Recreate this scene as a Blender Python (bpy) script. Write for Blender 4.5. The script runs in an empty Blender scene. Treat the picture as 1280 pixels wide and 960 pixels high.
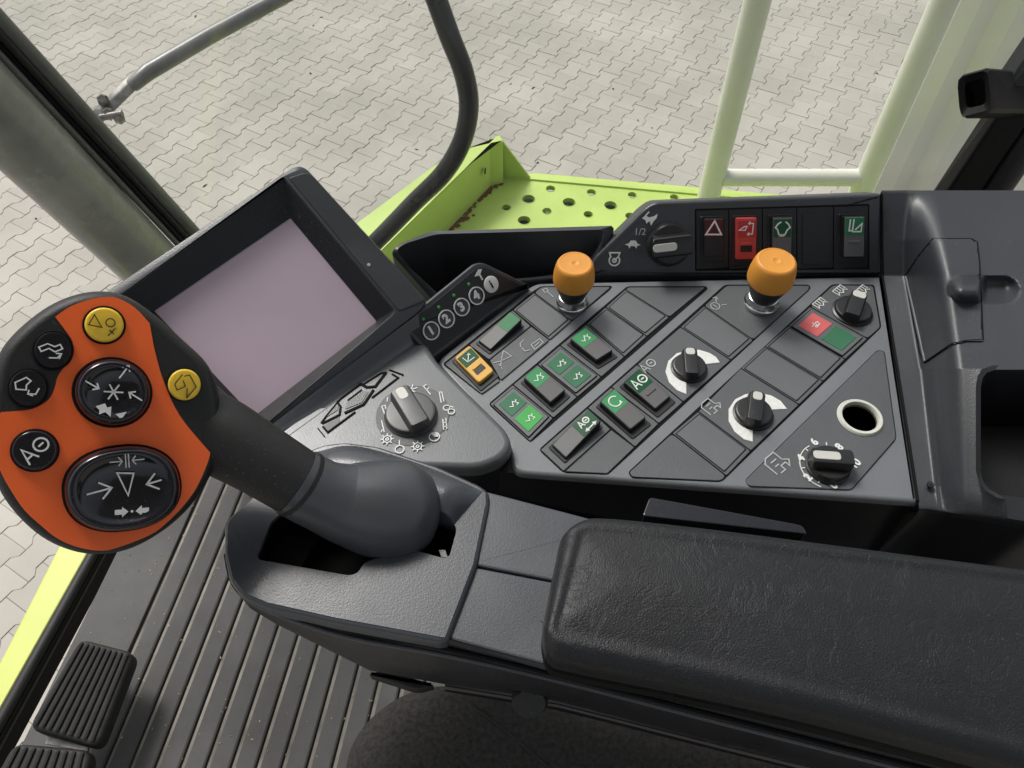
import bpy, bmesh, math, random
from math import radians, sin, cos, pi, sqrt
from mathutils import Vector, Matrix
from mathutils.geometry import tessellate_polygon
random.seed(7)
S = bpy.context.scene
COL = S.collection
V = Vector
# ------------------------------------------------------------------ camera
PITCH = 52.0; F = 963.0; CAMZ = 3.20
cam = bpy.data.cameras.new('camera'); co = bpy.data.objects.new('camera', cam); COL.objects.link(co)
co.location = (0, 0, CAMZ); co.rotation_euler = (radians(90 - PITCH), 0, 0)
cam.sensor_width = 36; cam.lens = F / 1280 * 36; cam.clip_start = 0.02; cam.clip_end = 200
S.camera = co
# ------------------------------------------------------------------ sky, sun, exposure
w = bpy.data.worlds.new('World'); S.world = w; w.use_nodes = True
nt = w.node_tree; bg = nt.nodes['Background']
sky = nt.nodes.new('ShaderNodeTexSky'); sky.sky_type = 'NISHITA'; sky.sun_disc = False
SUN_EL, SUN_AZ = 52, -35          # azimuth measured from +Y towards +X
sky.sun_elevation = radians(SUN_EL); sky.sun_rotation = radians(SUN_AZ)
sky.dust_density = 4; sky.air_density = 1.2
hs = nt.nodes.new('ShaderNodeHueSaturation'); hs.inputs['Saturation'].default_value = 0.32   # overcast: grey sky
nt.links.new(sky.outputs[0], hs.inputs['Color']); nt.links.new(hs.outputs[0], bg.inputs[0])
bg.inputs[1].default_value = 0.11
sd = bpy.data.lights.new('sun', 'SUN'); so = bpy.data.objects.new('sun', sd); COL.objects.link(so)
sd.energy = 1.5; sd.angle = radians(16); sd.color = (1, .965, .92)
a = radians(SUN_AZ); e = radians(SUN_EL)
so.rotation_euler = V((sin(a)*cos(e), cos(a)*cos(e), sin(e))).to_track_quat('Z', 'Y').to_euler()
so.location = (-1, 1, 6)
S.view_settings.view_transform = 'Standard'; S.view_settings.look = 'None'
S.view_settings.gamma = 1; S.view_settings.exposure = 0.62
S.view_settings.use_curve_mapping = False

# ------------------------------------------------------------------ measuring helpers
p_ = radians(PITCH)
FW = V((0, cos(p_), -sin(p_))); UP = V((0, sin(p_), cos(p_))); RX = V((1, 0, 0)); CAM = V((0, 0, CAMZ))
def ray(x, y): return RX*((x-640)/F) + UP*((480-y)/F) + FW
def W(x, y, h):                       # point on the level h metres below the eye
    r = ray(x, y); return CAM + r*(h/-r.z)
def Dp(x, y, d): return CAM + ray(x, y)*d
def proj(X):
    X = V(X)-CAM; d = X.dot(FW); return 640+F*X.dot(RX)/d, 480-F*X.dot(UP)/d, d
class Pl:
    def __init__(s, pt, n): s.o = V(pt); s.n = V(n).normalized()
    def p(s, x, y, off=0):
        r = ray(x, y); return CAM + r*((s.o + s.n*off - CAM).dot(s.n)/r.dot(s.n))
    def pts(s, L, off=0): return [s.p(x, y, off) for x, y in L]
def level(h): return Pl((0, 0, CAMZ-h), (0, 0, 1))

# ------------------------------------------------------------------ materials
MAT = {}
def mat(name, col, rough=.5, spec=.5, metal=0, grain=0, gscale=900, var=.0, vscale=12, dust=0, dustcol=(.5,.49,.47), coat=0, rand=0, rvar=0, wrinkle=0, scr=0, world=0):
    m = bpy.data.materials.new(name); m.use_nodes = True; n = m.node_tree; L = n.links.new
    b = n.nodes['Principled BSDF']
    b.inputs['Roughness'].default_value = rough; b.inputs['Metallic'].default_value = metal
    b.inputs['Specular IOR Level'].default_value = spec; b.inputs['Coat Weight'].default_value = coat
    c = (*col, 1); b.inputs['Base Color'].default_value = c
    tc = n.nodes.new('ShaderNodeTexCoord'); geo = n.nodes.new('ShaderNodeNewGeometry')
    def noise(scale, det=3, r=.55):
        t = n.nodes.new('ShaderNodeTexNoise'); t.inputs['Scale'].default_value = scale
        t.inputs['Detail'].default_value = det; t.inputs['Roughness'].default_value = r
        if world: L(geo.outputs['Position'], t.inputs['Vector'])
        else: L(tc.outputs['Object'], t.inputs['Vector'])
        return t
    def ramp(src, lo, hi):
        r = n.nodes.new('ShaderNodeMapRange'); r.inputs[1].default_value = lo; r.inputs[2].default_value = hi
        L(src, r.inputs[0]); return r.outputs[0]
    def mix(fac, A, B, mode='MIX'):
        x = n.nodes.new('ShaderNodeMix'); x.data_type = 'RGBA'; x.blend_type = mode
        if isinstance(fac, float): x.inputs[0].default_value = fac
        else: L(fac, x.inputs[0])
        for s, i in ((A, 6), (B, 7)):
            if isinstance(s, tuple): x.inputs[i].default_value = s
            else: L(s, x.inputs[i])
        return x.outputs[2]
    cur = c
    if rand:
        oi = n.nodes.new('ShaderNodeObjectInfo'); ge = n.nodes.new('ShaderNodeNewGeometry')
        ad = n.nodes.new('ShaderNodeMath'); ad.operation = 'ADD'; L(oi.outputs['Random'], ad.inputs[0]); L(ge.outputs['Random Per Island'], ad.inputs[1])
        fr = n.nodes.new('ShaderNodeMath'); fr.operation = 'FRACT'; L(ad.outputs[0], fr.inputs[0])
        cur = mix(fr.outputs[0], tuple(x*(1-rand) for x in col)+(1,), tuple(min(1, x*(1+rand)) for x in col)+(1,))
    if var:
        t = noise(vscale, 5, .6)
        cur = mix(ramp(t.outputs[0], .3, .7), mix(1.0, cur, (1-var,)*3+(1,), 'MULTIPLY'), mix(1.0, cur, (1+var,)*3+(1,), 'MULTIPLY'))
    if dust:
        t = noise(760, 2, .5); t2 = noise(11, 4, .6)
        mu = n.nodes.new('ShaderNodeMath'); mu.operation = 'MULTIPLY'
        L(ramp(t.outputs[0], .66, .74), mu.inputs[0]); L(ramp(t2.outputs[0], .42, .68), mu.inputs[1])
        m2 = n.nodes.new('ShaderNodeMath'); m2.operation = 'MULTIPLY'; L(mu.outputs[0], m2.inputs[0]); m2.inputs[1].default_value = dust
        cur = mix(m2.outputs[0], cur, (*dustcol, 1))
    if not isinstance(cur, tuple): L(cur, b.inputs['Base Color'])
    if rvar:
        t = noise(9, 5, .65); r = n.nodes.new('ShaderNodeMapRange'); L(t.outputs[0], r.inputs[0])
        r.inputs[1].default_value = .3; r.inputs[2].default_value = .7; r.inputs[3].default_value = max(.05, rough-rvar); r.inputs[4].default_value = min(1, rough+rvar)
        L(r.outputs[0], b.inputs['Roughness'])
    nrm = None
    def bump(src, st, dist):
        nonlocal nrm
        x = n.nodes.new('ShaderNodeBump'); x.inputs['Strength'].default_value = st; x.inputs['Distance'].default_value = dist
        L(src, x.inputs['Height'])
        if nrm: L(nrm, x.inputs['Normal'])
        nrm = x.outputs[0]
    if wrinkle:
        v = n.nodes.new('ShaderNodeTexVoronoi'); v.feature = 'DISTANCE_TO_EDGE'; v.inputs['Scale'].default_value = 620
        wt = noise(60, 3); ad = n.nodes.new('ShaderNodeVectorMath'); ad.operation = 'MULTIPLY_ADD'
        L(wt.outputs['Color'], ad.inputs[0]); ad.inputs[1].default_value = (.006,)*3; L(tc.outputs['Object'], ad.inputs[2])
        L(ad.outputs[0], v.inputs['Vector'])
        bump(ramp(v.outputs[0], 0, .35), .38*wrinkle, .0005)
        t = noise(38, 6, .62); t.inputs['Distortion'].default_value = 1.2
        rg = n.nodes.new('ShaderNodeMath'); rg.operation = 'SUBTRACT'; L(t.outputs[0], rg.inputs[0]); rg.inputs[1].default_value = .5
        ab = n.nodes.new('ShaderNodeMath'); ab.operation = 'ABSOLUTE'; L(rg.outputs[0], ab.inputs[0])
        bump(ramp(ab.outputs[0], 0, .035), .36*wrinkle, .0010)
    if grain:
        t = noise(gscale, 2, .6); bump(t.outputs[0], grain, .0005)
    if scr:
        t = noise(5, 4); t.inputs['Distortion'].default_value = 3; bump(t.outputs[0], scr, .004)
    if nrm: L(nrm, b.inputs['Normal'])
    MAT[name] = m; return m

mat('console_grey', (.158,.167,.181), .34, .5, grain=.4, var=.10, vscale=9, dust=.2, rvar=.08)
mat('plate_grey',   (.090,.094,.101), .46, .45, grain=.6, var=.08, vscale=14, dust=.2, rvar=.07)
mat('cover_grey',   (.112,.116,.124), .44, .45, grain=.6, var=.07, vscale=14, dust=.2, rvar=.07)
mat('body_grey',    (.034,.037,.043), .36, .5, grain=.4, var=.12, vscale=7, dust=.3, rvar=.10)
mat('trim_grey',    (.108,.115,.125), .32, .5, grain=.3, var=.08, vscale=6, dust=.15, rvar=.08)
mat('arm_grey',     (.054,.059,.068), .30, .5, grain=.2, var=.10, vscale=7, dust=.22, rvar=.10)
mat('dome_grey',    (.055,.059,.066), .33, .5, grain=.2, var=.08, vscale=9, dust=.12, rvar=.06)
mat('boot_grey',    (.022,.023,.026), .34, .5, grain=.2, var=.1, vscale=9, dust=.12, rvar=.08)
mat('shell_dark',   (.018,.019,.022), .32, .45, grain=.3, var=.2, vscale=12, dust=.35, rvar=.14)
mat('black_plastic',(.011,.011,.013), .40, .38, grain=.4, var=.15, dust=.2, rvar=.08)
mat('gap_black',    (.004,.004,.004), .8, .2)
mat('gloss_black',  (.010,.010,.015), .13, .5, var=.1, dust=.15, rvar=.06)
mat('rubber_black', (.012,.012,.012), .55, .45, grain=.4, var=.2, dust=.3, rvar=.1)
mat('post_black',   (.006,.006,.006), .5, .16, grain=.3, var=.2, dust=.2)
mat('knob_black',   (.012,.012,.013), .33, .5, grain=.2, dust=.25, rvar=.08)
mat('knob_grey',    (.055,.056,.058), .38, .5, grain=.2, dust=.2, rvar=.08)
mat('rocker_grey',  (.105,.103,.105), .45, .45, grain=.3, var=.08, dust=.2)
mat('print_white',  (.72,.72,.70), .5, .3, var=.08, vscale=300)
mat('print_grey',   (.42,.43,.43), .5, .3, var=.1, vscale=300)
mat('print_dark',   (.05,.045,.02), .5, .3)
mat('pointer_white',(.55,.54,.50), .4, .4, var=.06, dust=.2)
mat('green_dark',   (.006,.075,.027), .42, .25, var=.1)
mat('green_mid',    (.014,.165,.055), .42, .25, var=.1)
mat('green_pale',   (.052,.27,.105), .42, .25, var=.1)
mat('green_dim',    (.042,.155,.082), .42, .25, var=.1)
mat('green_bright', (.062,.37,.085), .42, .25, var=.1)
mat('red_lens',     (.42,.035,.035), .42, .25, var=.1)
mat('red_dark',     (.085,.008,.010), .42, .25, var=.1)
mat('red_body',     (.50,.045,.045), .40, .5, grain=.2, var=.08, dust=.2)
mat('pink_lens',    (.62,.13,.13), .42, .25, var=.1)
mat('yellow_body',  (.66,.36,.050), .40, .5, grain=.2, var=.08, dust=.2)
mat('yellow_button',(.82,.54,.045), .38, .5, grain=.2, var=.08, dust=.3, dustcol=(.2,.15,.05))
mat('orange_knob',  (.68,.285,.040), .42, .4, grain=.15, var=.07, vscale=30, dust=.15)
mat('orange_face',  (.92,.140,.024), .42, .45, grain=.25, gscale=1600, var=.06, vscale=20, dust=.2)
mat('chrome',       (.62,.62,.60), .18, .5, metal=1, var=.1)
mat('ring_white',   (.62,.62,.56), .35, .5, var=.1)
mat('socket_brown', (.13,.115,.065), .35, .5, var=.3, vscale=60)
mat('screen_glass', (.46,.365,.43), .26, .5, grain=.1, gscale=2500, var=.05, vscale=8, dust=.12, dustcol=(.6,.6,.6))  # mauve base colour paints in what the switched-off screen reflects
mat('bezel_black',  (.010,.010,.012), .5, .4, grain=.4, dust=.35, rvar=.1)
mat('terminal_grey',(.040,.043,.049), .36, .5, grain=.4, var=.15, dust=.25, rvar=.1)
mat('lime_paint',   (.45,.585,.135), .38, .5, var=.10, vscale=4, dust=.3, dustcol=(.22,.22,.10), rvar=.1)
mat('yellow_paint', (.54,.60,.13), .45, .5, var=.06, vscale=6, dust=.15)
mat('rust',         (.15,.068,.030), .85, .2, grain=1, gscale=300, var=.5, vscale=60)
mat('pale_paint',   (.73,.725,.63), .42, .4, var=.08, vscale=4, dust=.4, dustcol=(.2,.2,.12), rvar=.1)
mat('cream_panel',  (.80,.79,.70), .35, .4, var=.05, vscale=3, dust=.25, dustcol=(.35,.33,.25))
mat('pillar_grey',  (.30,.30,.262), .26, .5, grain=.2, var=.25, vscale=9, dust=.6, dustcol=(.4,.4,.36), rvar=.1)
mat('strip_grey',   (.130,.132,.122), .4, .5, grain=.3, var=.2, vscale=20, dust=.4, rvar=.1)
mat('strip_dark',   (.030,.032,.030), .30, .5, var=.3, vscale=20, dust=.4, rvar=.1)
mat('arm_metal',    (.19,.19,.185), .33, .5, var=.25, vscale=20, dust=.3, rvar=.1)
mat('steel',        (.22,.21,.20), .42, .5, metal=.8, var=.5, vscale=60)
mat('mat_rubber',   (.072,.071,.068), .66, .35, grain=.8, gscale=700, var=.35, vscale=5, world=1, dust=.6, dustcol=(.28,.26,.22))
mat('mat_edge',     (.22,.205,.175), .8, .2, grain=.8, gscale=500, var=.5, vscale=9, world=1)  # worn edge colour, also standing in for the chamfer highlight
mat('mat_groove',   (.035,.033,.030), .8, .2, grain=.5, var=.3, vscale=30, dust=.6, dustcol=(.22,.19,.15))
mat('pedal_rubber', (.014,.0135,.012), .6, .35, grain=.6, gscale=500, var=.4, vscale=40, dust=.4, dustcol=(.13,.11,.08))
mat('leather',      (.0125,.0135,.0158), .45, .30, wrinkle=.55, grain=.25, gscale=1500, var=.06, vscale=15, dust=.08, rvar=.10)
mat('fabric',       (.032,.030,.028), .92, .25, grain=1.8, gscale=380, var=.45, vscale=260, dust=.35, dustcol=(.14,.12,.10))
mat('paver_grey',   (.405,.382,.335), .85, .25, grain=1, gscale=260, var=.15, vscale=.9, rand=.055, dust=.6, dustcol=(.20,.19,.165), world=1)
mat('joint_sand',   (.31,.29,.25), .95, .1, grain=1, gscale=200, var=.55, vscale=2.5, world=1)

# ------------------------------------------------------------------ object helpers
def wloc(o):
    v = V((0,0,0))
    while o: v += o.location; o = o.parent
    return v
def mk(name, bm, m, parent=None, ang=38, smooth=True):
    bmesh.ops.recalc_face_normals(bm, faces=bm.faces)
    me = bpy.data.meshes.new(name)
    c = V((0,0,0))
    for v in bm.verts: c += v.co
    c /= max(1, len(bm.verts))
    for v in bm.verts: v.co -= c
    for f in bm.faces: f.smooth = smooth
    bm.to_mesh(me); bm.free()
    if smooth: me.set_sharp_from_angle(angle=radians(ang))
    for x in (m if isinstance(m, (list, tuple)) else [m]): me.materials.append(MAT[x])
    o = bpy.data.objects.new(name, me); COL.objects.link(o)
    if smooth and not any(x in ('lime_paint',) for x in [m]):
        wn = o.modifiers.new('weighted', 'WEIGHTED_NORMAL'); wn.keep_sharp = True; wn.weight = 80
    o.parent = parent; o.location = c - (wloc(parent) if parent else V((0,0,0)))
    return o
def tag(o, label, cat, group=None, kind=None):
    if label: o['label'] = label
    if cat: o['category'] = cat
    if group: o['group'] = group
    if kind: o['kind'] = kind
    return o
def empty(name, loc, label, cat, group=None):
    o = bpy.data.objects.new(name, None); COL.objects.link(o); o.location = loc; o.empty_display_size = .05
    return tag(o, label, cat, group, 'thing')
def rnd(pts, r, n=5):                    # rounded corners of a closed polygon; r: one radius or one per corner
    out = []; N = len(pts)
    for i, b in enumerate(pts):
        rr = r[i] if isinstance(r, (list, tuple)) else r
        a, c = pts[i-1], pts[(i+1) % N]
        if rr <= 0: out.append(V(b)); continue
        d1, d2 = a-b, c-b
        k = min(rr, d1.length*.48, d2.length*.48)
        p, q = b+d1.normalized()*k, b+d2.normalized()*k
        for j in range(n+1):
            t = j/n; out.append(p*(1-t)**2 + b*2*t*(1-t) + q*t*t)
    return out
def loft(rings, bm=None, closed=True, cap0=True, cap1=True):
    bm = bm or bmesh.new(); R = [[bm.verts.new(p) for p in r] for r in rings]
    n = len(R[0])
    for a, b in zip(R, R[1:]):
        for i in range(n if closed else n-1):
            j = (i+1) % n
            try: bm.faces.new((a[i], a[j], b[j], b[i]))
            except ValueError: pass
    if closed and cap0: bm.faces.new(R[0])
    if closed and cap1: bm.faces.new(R[-1])
    return bm
def inset(pts, d, n):                     # move the outline inwards by d in the plane with normal n
    N = len(pts); out = []; A = V((0,0,0))
    for i in range(N): A += (pts[i]).cross(pts[(i+1) % N])
    s = 1 if A.dot(n) > 0 else -1
    for i in range(N):
        e1 = (pts[i]-pts[i-1]); e2 = (pts[(i+1) % N]-pts[i])
        if e1.length < 1e-7: e1 = e2
        if e2.length < 1e-7: e2 = e1
        n1 = n.cross(e1).normalized()*s; n2 = n.cross(e2).normalized()*s
        m = (n1+n2); L = m.length
        m = m/L if L > 1e-4 else n1
        k = d/max(.45, m.dot(n1)); out.append(pts[i]+m*k)
    return out
def slab(pts, n, thick, bev=.001, seg=2, bm=None):     # pts = outline of the top face; goes down by thick along -n with a rounded top edge
    n = V(n).normalized(); rings = [[p-n*thick for p in pts], [p-n*bev for p in pts]]
    for k in range(1, seg+1):
        t = k/seg*pi/2; rings.append([q-n*bev*(1-sin(t)) for q in inset(pts, bev*(1-cos(t)), n)])
    return loft(rings, bm)
def tube(path, rad, seg=14, bm=None, caps=True, sq=1.0):
    path = [V(p) for p in path]; rings = []; up = None
    for i, p in enumerate(path):
        d = (path[min(i+1, len(path)-1)]-path[max(i-1, 0)]).normalized()
        if up is None:
            up = d.orthogonal().normalized()
        up = (up-d*up.dot(d)).normalized(); sd_ = d.cross(up)
        r = rad[i] if isinstance(rad, (list, tuple)) else rad
        rings.append([p+(up*cos(2*pi*k/seg)+sd_*sin(2*pi*k/seg)*sq)*r for k in range(seg)])
    return loft(rings, bm, True, caps, caps)
def spline(pts, n=6):
    out = []; pts = [V(p) for p in pts]
    for i in range(len(pts)-1):
        p0, p1, p2, p3 = pts[max(0, i-1)], pts[i], pts[i+1], pts[min(len(pts)-1, i+2)]
        for j in range(n):
            t = j/n
            out.append(.5*((2*p1)+(p2-p0)*t+(2*p0-5*p1+4*p2-p3)*t*t+(-p0+3*p1-3*p2+p3)*t**3))
    out.append(pts[-1]); return out
def spl1(vals, n=6):
    return [v.x for v in spline([V((x, 0, 0)) for x in vals], n)]
def frame(n, ex):
    n = V(n).normalized(); ex = V(ex); ex = (ex-n*ex.dot(n)).normalized(); return ex, n.cross(ex), n
def lathe(c, n, prof, seg=28, bm=None, ex=None, sy=1.0):
    ex, ey, n = frame(n, ex if ex else V(n).orthogonal())
    rings = [[c+n*z+(ex*cos(2*pi*k/seg)+ey*sin(2*pi*k/seg)*sy)*r for k in range(seg)] for r, z in prof]
    return loft(rings, bm)
def bar(a, b, wv, hv, bm=None, bev=0):       # box from a to b with half-width vector wv, half-height vector hv
    c = [a-wv-hv, a+wv-hv, a+wv+hv, a-wv+hv]; d = [b-wv-hv, b+wv-hv, b+wv+hv, b-wv+hv]
    if bev: c = rnd(c, bev, 3); d = rnd(d, bev, 3)
    return loft([c, d], bm)
def strokes(lines, width, c, ex, ey, n, size, bm=None, z=.00035):
    bm = bm or bmesh.new()
    for Ln in lines:
        fill = False
        if Ln and Ln[0] == 'F': fill = True; Ln = Ln[1:]
        P = [c+ex*(x*size)+ey*(y*size) for x, y in Ln]
        if fill:
            loft([[p for p in P], [p+n*z for p in P]], bm); continue
        closed = (P[0]-P[-1]).length < 1e-6
        if closed: P = P[:-1]
        N = len(P); lo = []; hi = []
        for i in range(N):
            d1 = (P[i]-P[i-1]) if (i > 0 or closed) else (P[1]-P[0])
            d2 = (P[(i+1) % N]-P[i]) if (i < N-1 or closed) else d1
            n1 = n.cross(d1).normalized(); n2 = n.cross(d2).normalized(); m = (n1+n2)
            m = m.normalized() if m.length > .2 else n1
            k = width/2/max(.5, m.dot(n1)); lo.append(P[i]-m*k); hi.append(P[i]+m*k)
        rng = range(N) if closed else range(N-1)
        vs = [[bm.verts.new(q) for q in (lo[i], hi[i], hi[i]+n*z, lo[i]+n*z)] for i in range(N)]
        for i in rng:
            A, B = vs[i], vs[(i+1) % N]
            for k in range(4):
                bm.faces.new((A[k], A[(k+1) % 4], B[(k+1) % 4], B[k]))
        if not closed:
            bm.faces.new(vs[0]); bm.faces.new(vs[-1])
    return bm
def circ(r=1, n=18, a0=0, a1=2*pi, cx=0, cy=0):
    return [(cx+r*cos(a0+(a1-a0)*k/n), cy+r*sin(a0+(a1-a0)*k/n)) for k in range(n+1)]
def icon(name, parent, pl, c, right, size, lines, width, m='print_white', off=0, z=.00035):
    C = pl.p(*c, off); ex, ey, n = frame(pl.n, pl.p(*right, off)-C)
    return mk(name, strokes(lines, width, C, ex, ey, n, size, z=z), m, parent, smooth=False)
def text(name, parent, pl, c, right, s, size, m='print_white', off=0, bold=0, z=.0003):
    C = pl.p(*c, off); ex, ey, n = frame(pl.n, pl.p(*right, off)-C)
    cu = bpy.data.curves.new('t', 'FONT'); cu.body = s; cu.size = size; cu.align_x = 'CENTER'; cu.align_y = 'CENTER'
    cu.extrude = z; cu.offset = bold; cu.resolution_u = 3
    o = bpy.data.objects.new('t', cu); COL.objects.link(o)
    bpy.context.view_layer.update()
    me = bpy.data.meshes.new_from_object(o.evaluated_get(bpy.context.evaluated_depsgraph_get()))
    bpy.data.objects.remove(o)
    bm = bmesh.new(); bm.from_mesh(me); bpy.data.meshes.remove(me)
    for v in bm.verts: v.co = C+ex*v.co.x+ey*v.co.y+n*(v.co.z+z)
    return mk(name, bm, m, parent, smooth=False)
def holed(outer, holes, n, thick, bm=None):   # plate with real openings
    bm = bm or bmesh.new(); n = V(n)
    loops = [outer]+holes; tris = tessellate_polygon(loops)
    flat = [p for l in loops for p in l]
    top = [bm.verts.new(p) for p in flat]; bot = [bm.verts.new(p-n*thick) for p in flat]
    for t in tris:
        bm.faces.new([top[i] for i in t]); bm.faces.new([bot[i] for i in reversed(t)])
    k = 0
    for l in loops:
        N = len(l)
        for i in range(N):
            a_, b_ = k+i, k+(i+1) % N; bm.faces.new((top[a_], top[b_], bot[b_], bot[a_]))
        k += N
    return bm
Z = V((0,0,1))

# ================================================================== THE GROUND
bm = bmesh.new()
for x, y in ((-30,-12),(30,-12),(30,40),(-30,40)): bm.verts.new((x, y, -.0045))
bm.faces.new(bm.verts[:])
ground = mk('ground', bm, 'joint_sand'); tag(ground, 'yard ground of sandy joints under pale grey interlocking pavers', 'ground', kind='structure')
# double-T interlocking pavers: long axis 31 degrees right of forward
AZ = radians(31); Lp, Sp = .190, .1405
dl = V((sin(AZ), cos(AZ), 0)); ds = V((cos(AZ), -sin(AZ), 0))
g = .0016; cw = .027
hl = Lp/2-.0012; wa = Sp/2+cw/2-.0024; wb = Sp/2-cw/2-.0024
half = [(-hl, -wa), (-hl*.64, -wa), (-hl*.36, -wb), (hl*.36, -wb), (hl*.64, -wa), (hl, -wa)]
# straight I-shape: wide at the ends, narrow at the waist, 45-degree shoulders
shape = half+[(x, -y) for x, y in reversed(half)]
# offset so that shoulders of one row meet the waists of the next
def paver_geo(bm, c, s=1):
    P = [c+dl*x+ds*y for x, y in shape]
    Q = [c+(dl*x+ds*y)*.978+Z*.0 for x, y in shape]
    lo = [bm.verts.new(p-Z*.02) for p in P]; mi = [bm.verts.new(p-Z*.0012) for p in P]; hi = [bm.verts.new(q) for q in Q]
    N = len(P)
    for A, B in ((lo, mi), (mi, hi)):
        for i in range(N): bm.faces.new((A[i], A[(i+1) % N], B[(i+1) % N], B[i]))
    bm.faces.new(hi)
cells = []
for i in range(-75, 80):
    for j in range(-60, 75):
        c = dl*(i*Lp+(Lp/2 if j % 2 else 0)) + ds*(j*Sp) + V((0, 4, 0))
        if c.y < 0.3 or c.y > 9.5: continue
        x, y, d = proj(c)
        if -160 < x < 1440 and -170 < y < 1000: cells.append((c, x, y, d))
def seen(x, y):
    if not (-15 < x < 1295 and -12 < y < 960): return False
    if x < 140 and y < 440 and y > 225+x*.8: return True
    if x < 75 and y > 640 and y < 830-x*1.9: return True
    top = 200 if x < 400 else (250 if x > 640 else 270)
    if x > 1100-(y*.35) + 90: return False
    return y < top and y > x*.95-260 + (0 if x > 250 else 0) - 1e9*(x > 250)
cells.sort(key=lambda t: (0 if seen(t[1], t[2]) else 1, t[3]))
bmp = bmesh.new(); paver_geo(bmp, V((0,0,0))); pm = bpy.data.meshes.new('paver')
bmesh.ops.recalc_face_normals(bmp, faces=bmp.faces); bmp.to_mesh(pm); bmp.free(); pm.materials.append(MAT['paver_grey'])
rest = bmesh.new()
for k, (c, x, y, d) in enumerate(cells):
    c = c + Z*random.uniform(-.0015, .0015)
    if k < 300:
        o = bpy.data.objects.new('paver', pm); COL.objects.link(o); o.parent = ground; o.location = c-wloc(ground)
    else: paver_geo(rest, c)
r_ = mk('pavers', rest, 'paver_grey', ground, smooth=False); r_['kind'] = 'stuff'

# ================================================================== OUTSIDE THE CAB
# --- green access platform
HP = 1.30; lp = level(HP)
plat = empty('access_platform', W(720, 250, HP), 'lime green access platform of perforated sheet with rusty folded side', 'platform')
b0 = W(624, 222, HP); b1 = W(569, 279, HP); dirb = (b1-b0).normalized(); b2 = b0+dirb*.75
far1 = W(905, 247, HP); fd = (far1-b0).normalized(); far2 = b0+fd*1.35
near2 = far2+dirb*.7
hol = []
for x, y, r in ((660.6,249,8),(711,253,8),(763,257,8),(655,275.6,8),(688,236,5.8),(739,240.6,5.8),(790,244,5.5),(842.6,247,5.5),(683.5,264,5.8),(735,268,5.8),(787,270,5.8),(633,259.6,5.6),(815,261,8),(867,264,8)):
    c = W(x, y, HP); rr = (W(x+r, y, HP)-W(x-r, y, HP)).length/2
    hol.append([c+V((cos(t*pi/8)*rr, sin(t*pi/8)*rr, 0)) for t in range(16)])
mk('perforated_plate', holed([b0, far2, near2, b2], hol, Z, .004), 'lime_paint', plat, smooth=False)
for h_ in hol:                            # pressed collars round the holes
    c = sum(h_, V((0,0,0)))/16; rr = (h_[0]-c).length
    bm = loft([[c+(p-c)*1.13 for p in h_], [c+(p-c)*1.06+Z*.0012 for p in h_], [c+(p-c)*.99+Z*.0015 for p in h_], [c+(p-c)*.97-Z*.012 for p in h_]], cap0=False, cap1=False)
    mk('hole_collar', bm, 'lime_paint', plat)
under = [p-Z*.05 for p in (b0+fd*.02, far2, near2, b2)]
mk('underframe', slab(under, Z, .01), 'rubber_black', plat)
mk('bolt', lathe(W(684, 265, HP+.012), Z, [(.009,-.03),(.009,0),(.007,.003)], 8), 'ring_white', plat)
up = Z*.13
mk('side_wall', loft([[b0, b0+up, b2+up, b2], [p-fd*.004 for p in (b0, b0+up, b2+up, b2)]]), 'lime_paint', plat, smooth=False)
o0 = W(627, 176, HP-.13); o1 = W(567, 190, HP-.13); o2 = W(451, 276, HP-.13); o3 = o2+(o2-o1)*.6
fi = [b0+up, b0+up+dirb*.16, b0+up+dirb*.42, b2+up]; fo_ = [o0, o1, o2, o3]
mk('top_flange', loft([[a_+Z*.001, b_+Z*.001, b_-Z*.003, a_-Z*.003] for a_, b_ in zip(fi, fo_)]), 'lime_paint', plat, smooth=False)
ow = [o0, o1, o2, o3]
mk('outer_skirt', loft([ow+[p-Z*.16 for p in reversed(ow)], [p+V((.003,-.003,0)) for p in ow+[q-Z*.16 for q in reversed(ow)]]]), 'lime_paint', plat, smooth=False)
e1 = b0+fd*.085-dirb*.004
mk('end_plate', loft([[b0, b0+up, o0, e1], [p-dirb*.004 for p in (b0, b0+up, o0, e1)]]), 'lime_paint', plat, smooth=False)
lip = [b0-dirb*.03+fd*.085, far2-dirb*.03, far2, b0+fd*.0]
mk('edge_lip', slab([p+Z*.005 for p in lip], Z, .012, .002), 'lime_paint', plat)
rb = bmesh.new()
for k in range(60):                       # rust creeping along the weld
    t = random.random(); wdt = .008+.035*max(0, t-.62)/.38+.006*sin(t*17)
    c = b0+dirb*(.015+t*.36)+Z*(.0012+.0004*random.random())+fd*abs(random.gauss(0, wdt))*.8
    r = random.uniform(.004, .010); n_ = 9
    ring = [c+V((cos(q*2*pi/n_), sin(q*2*pi/n_), 0))*r*random.uniform(.5, 1.4) for q in range(n_)]
    loft([ring, [c+(p-c)*.7+Z*.0006 for p in ring]], rb)
mk('rust_patch', rb, 'rust', plat)
c = W(605, 214, HP-.075); mk('drain_hole', lathe(c+fd*.002, fd, [(.008,0),(.008,.002)], 12), 'gap_black', plat)

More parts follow.
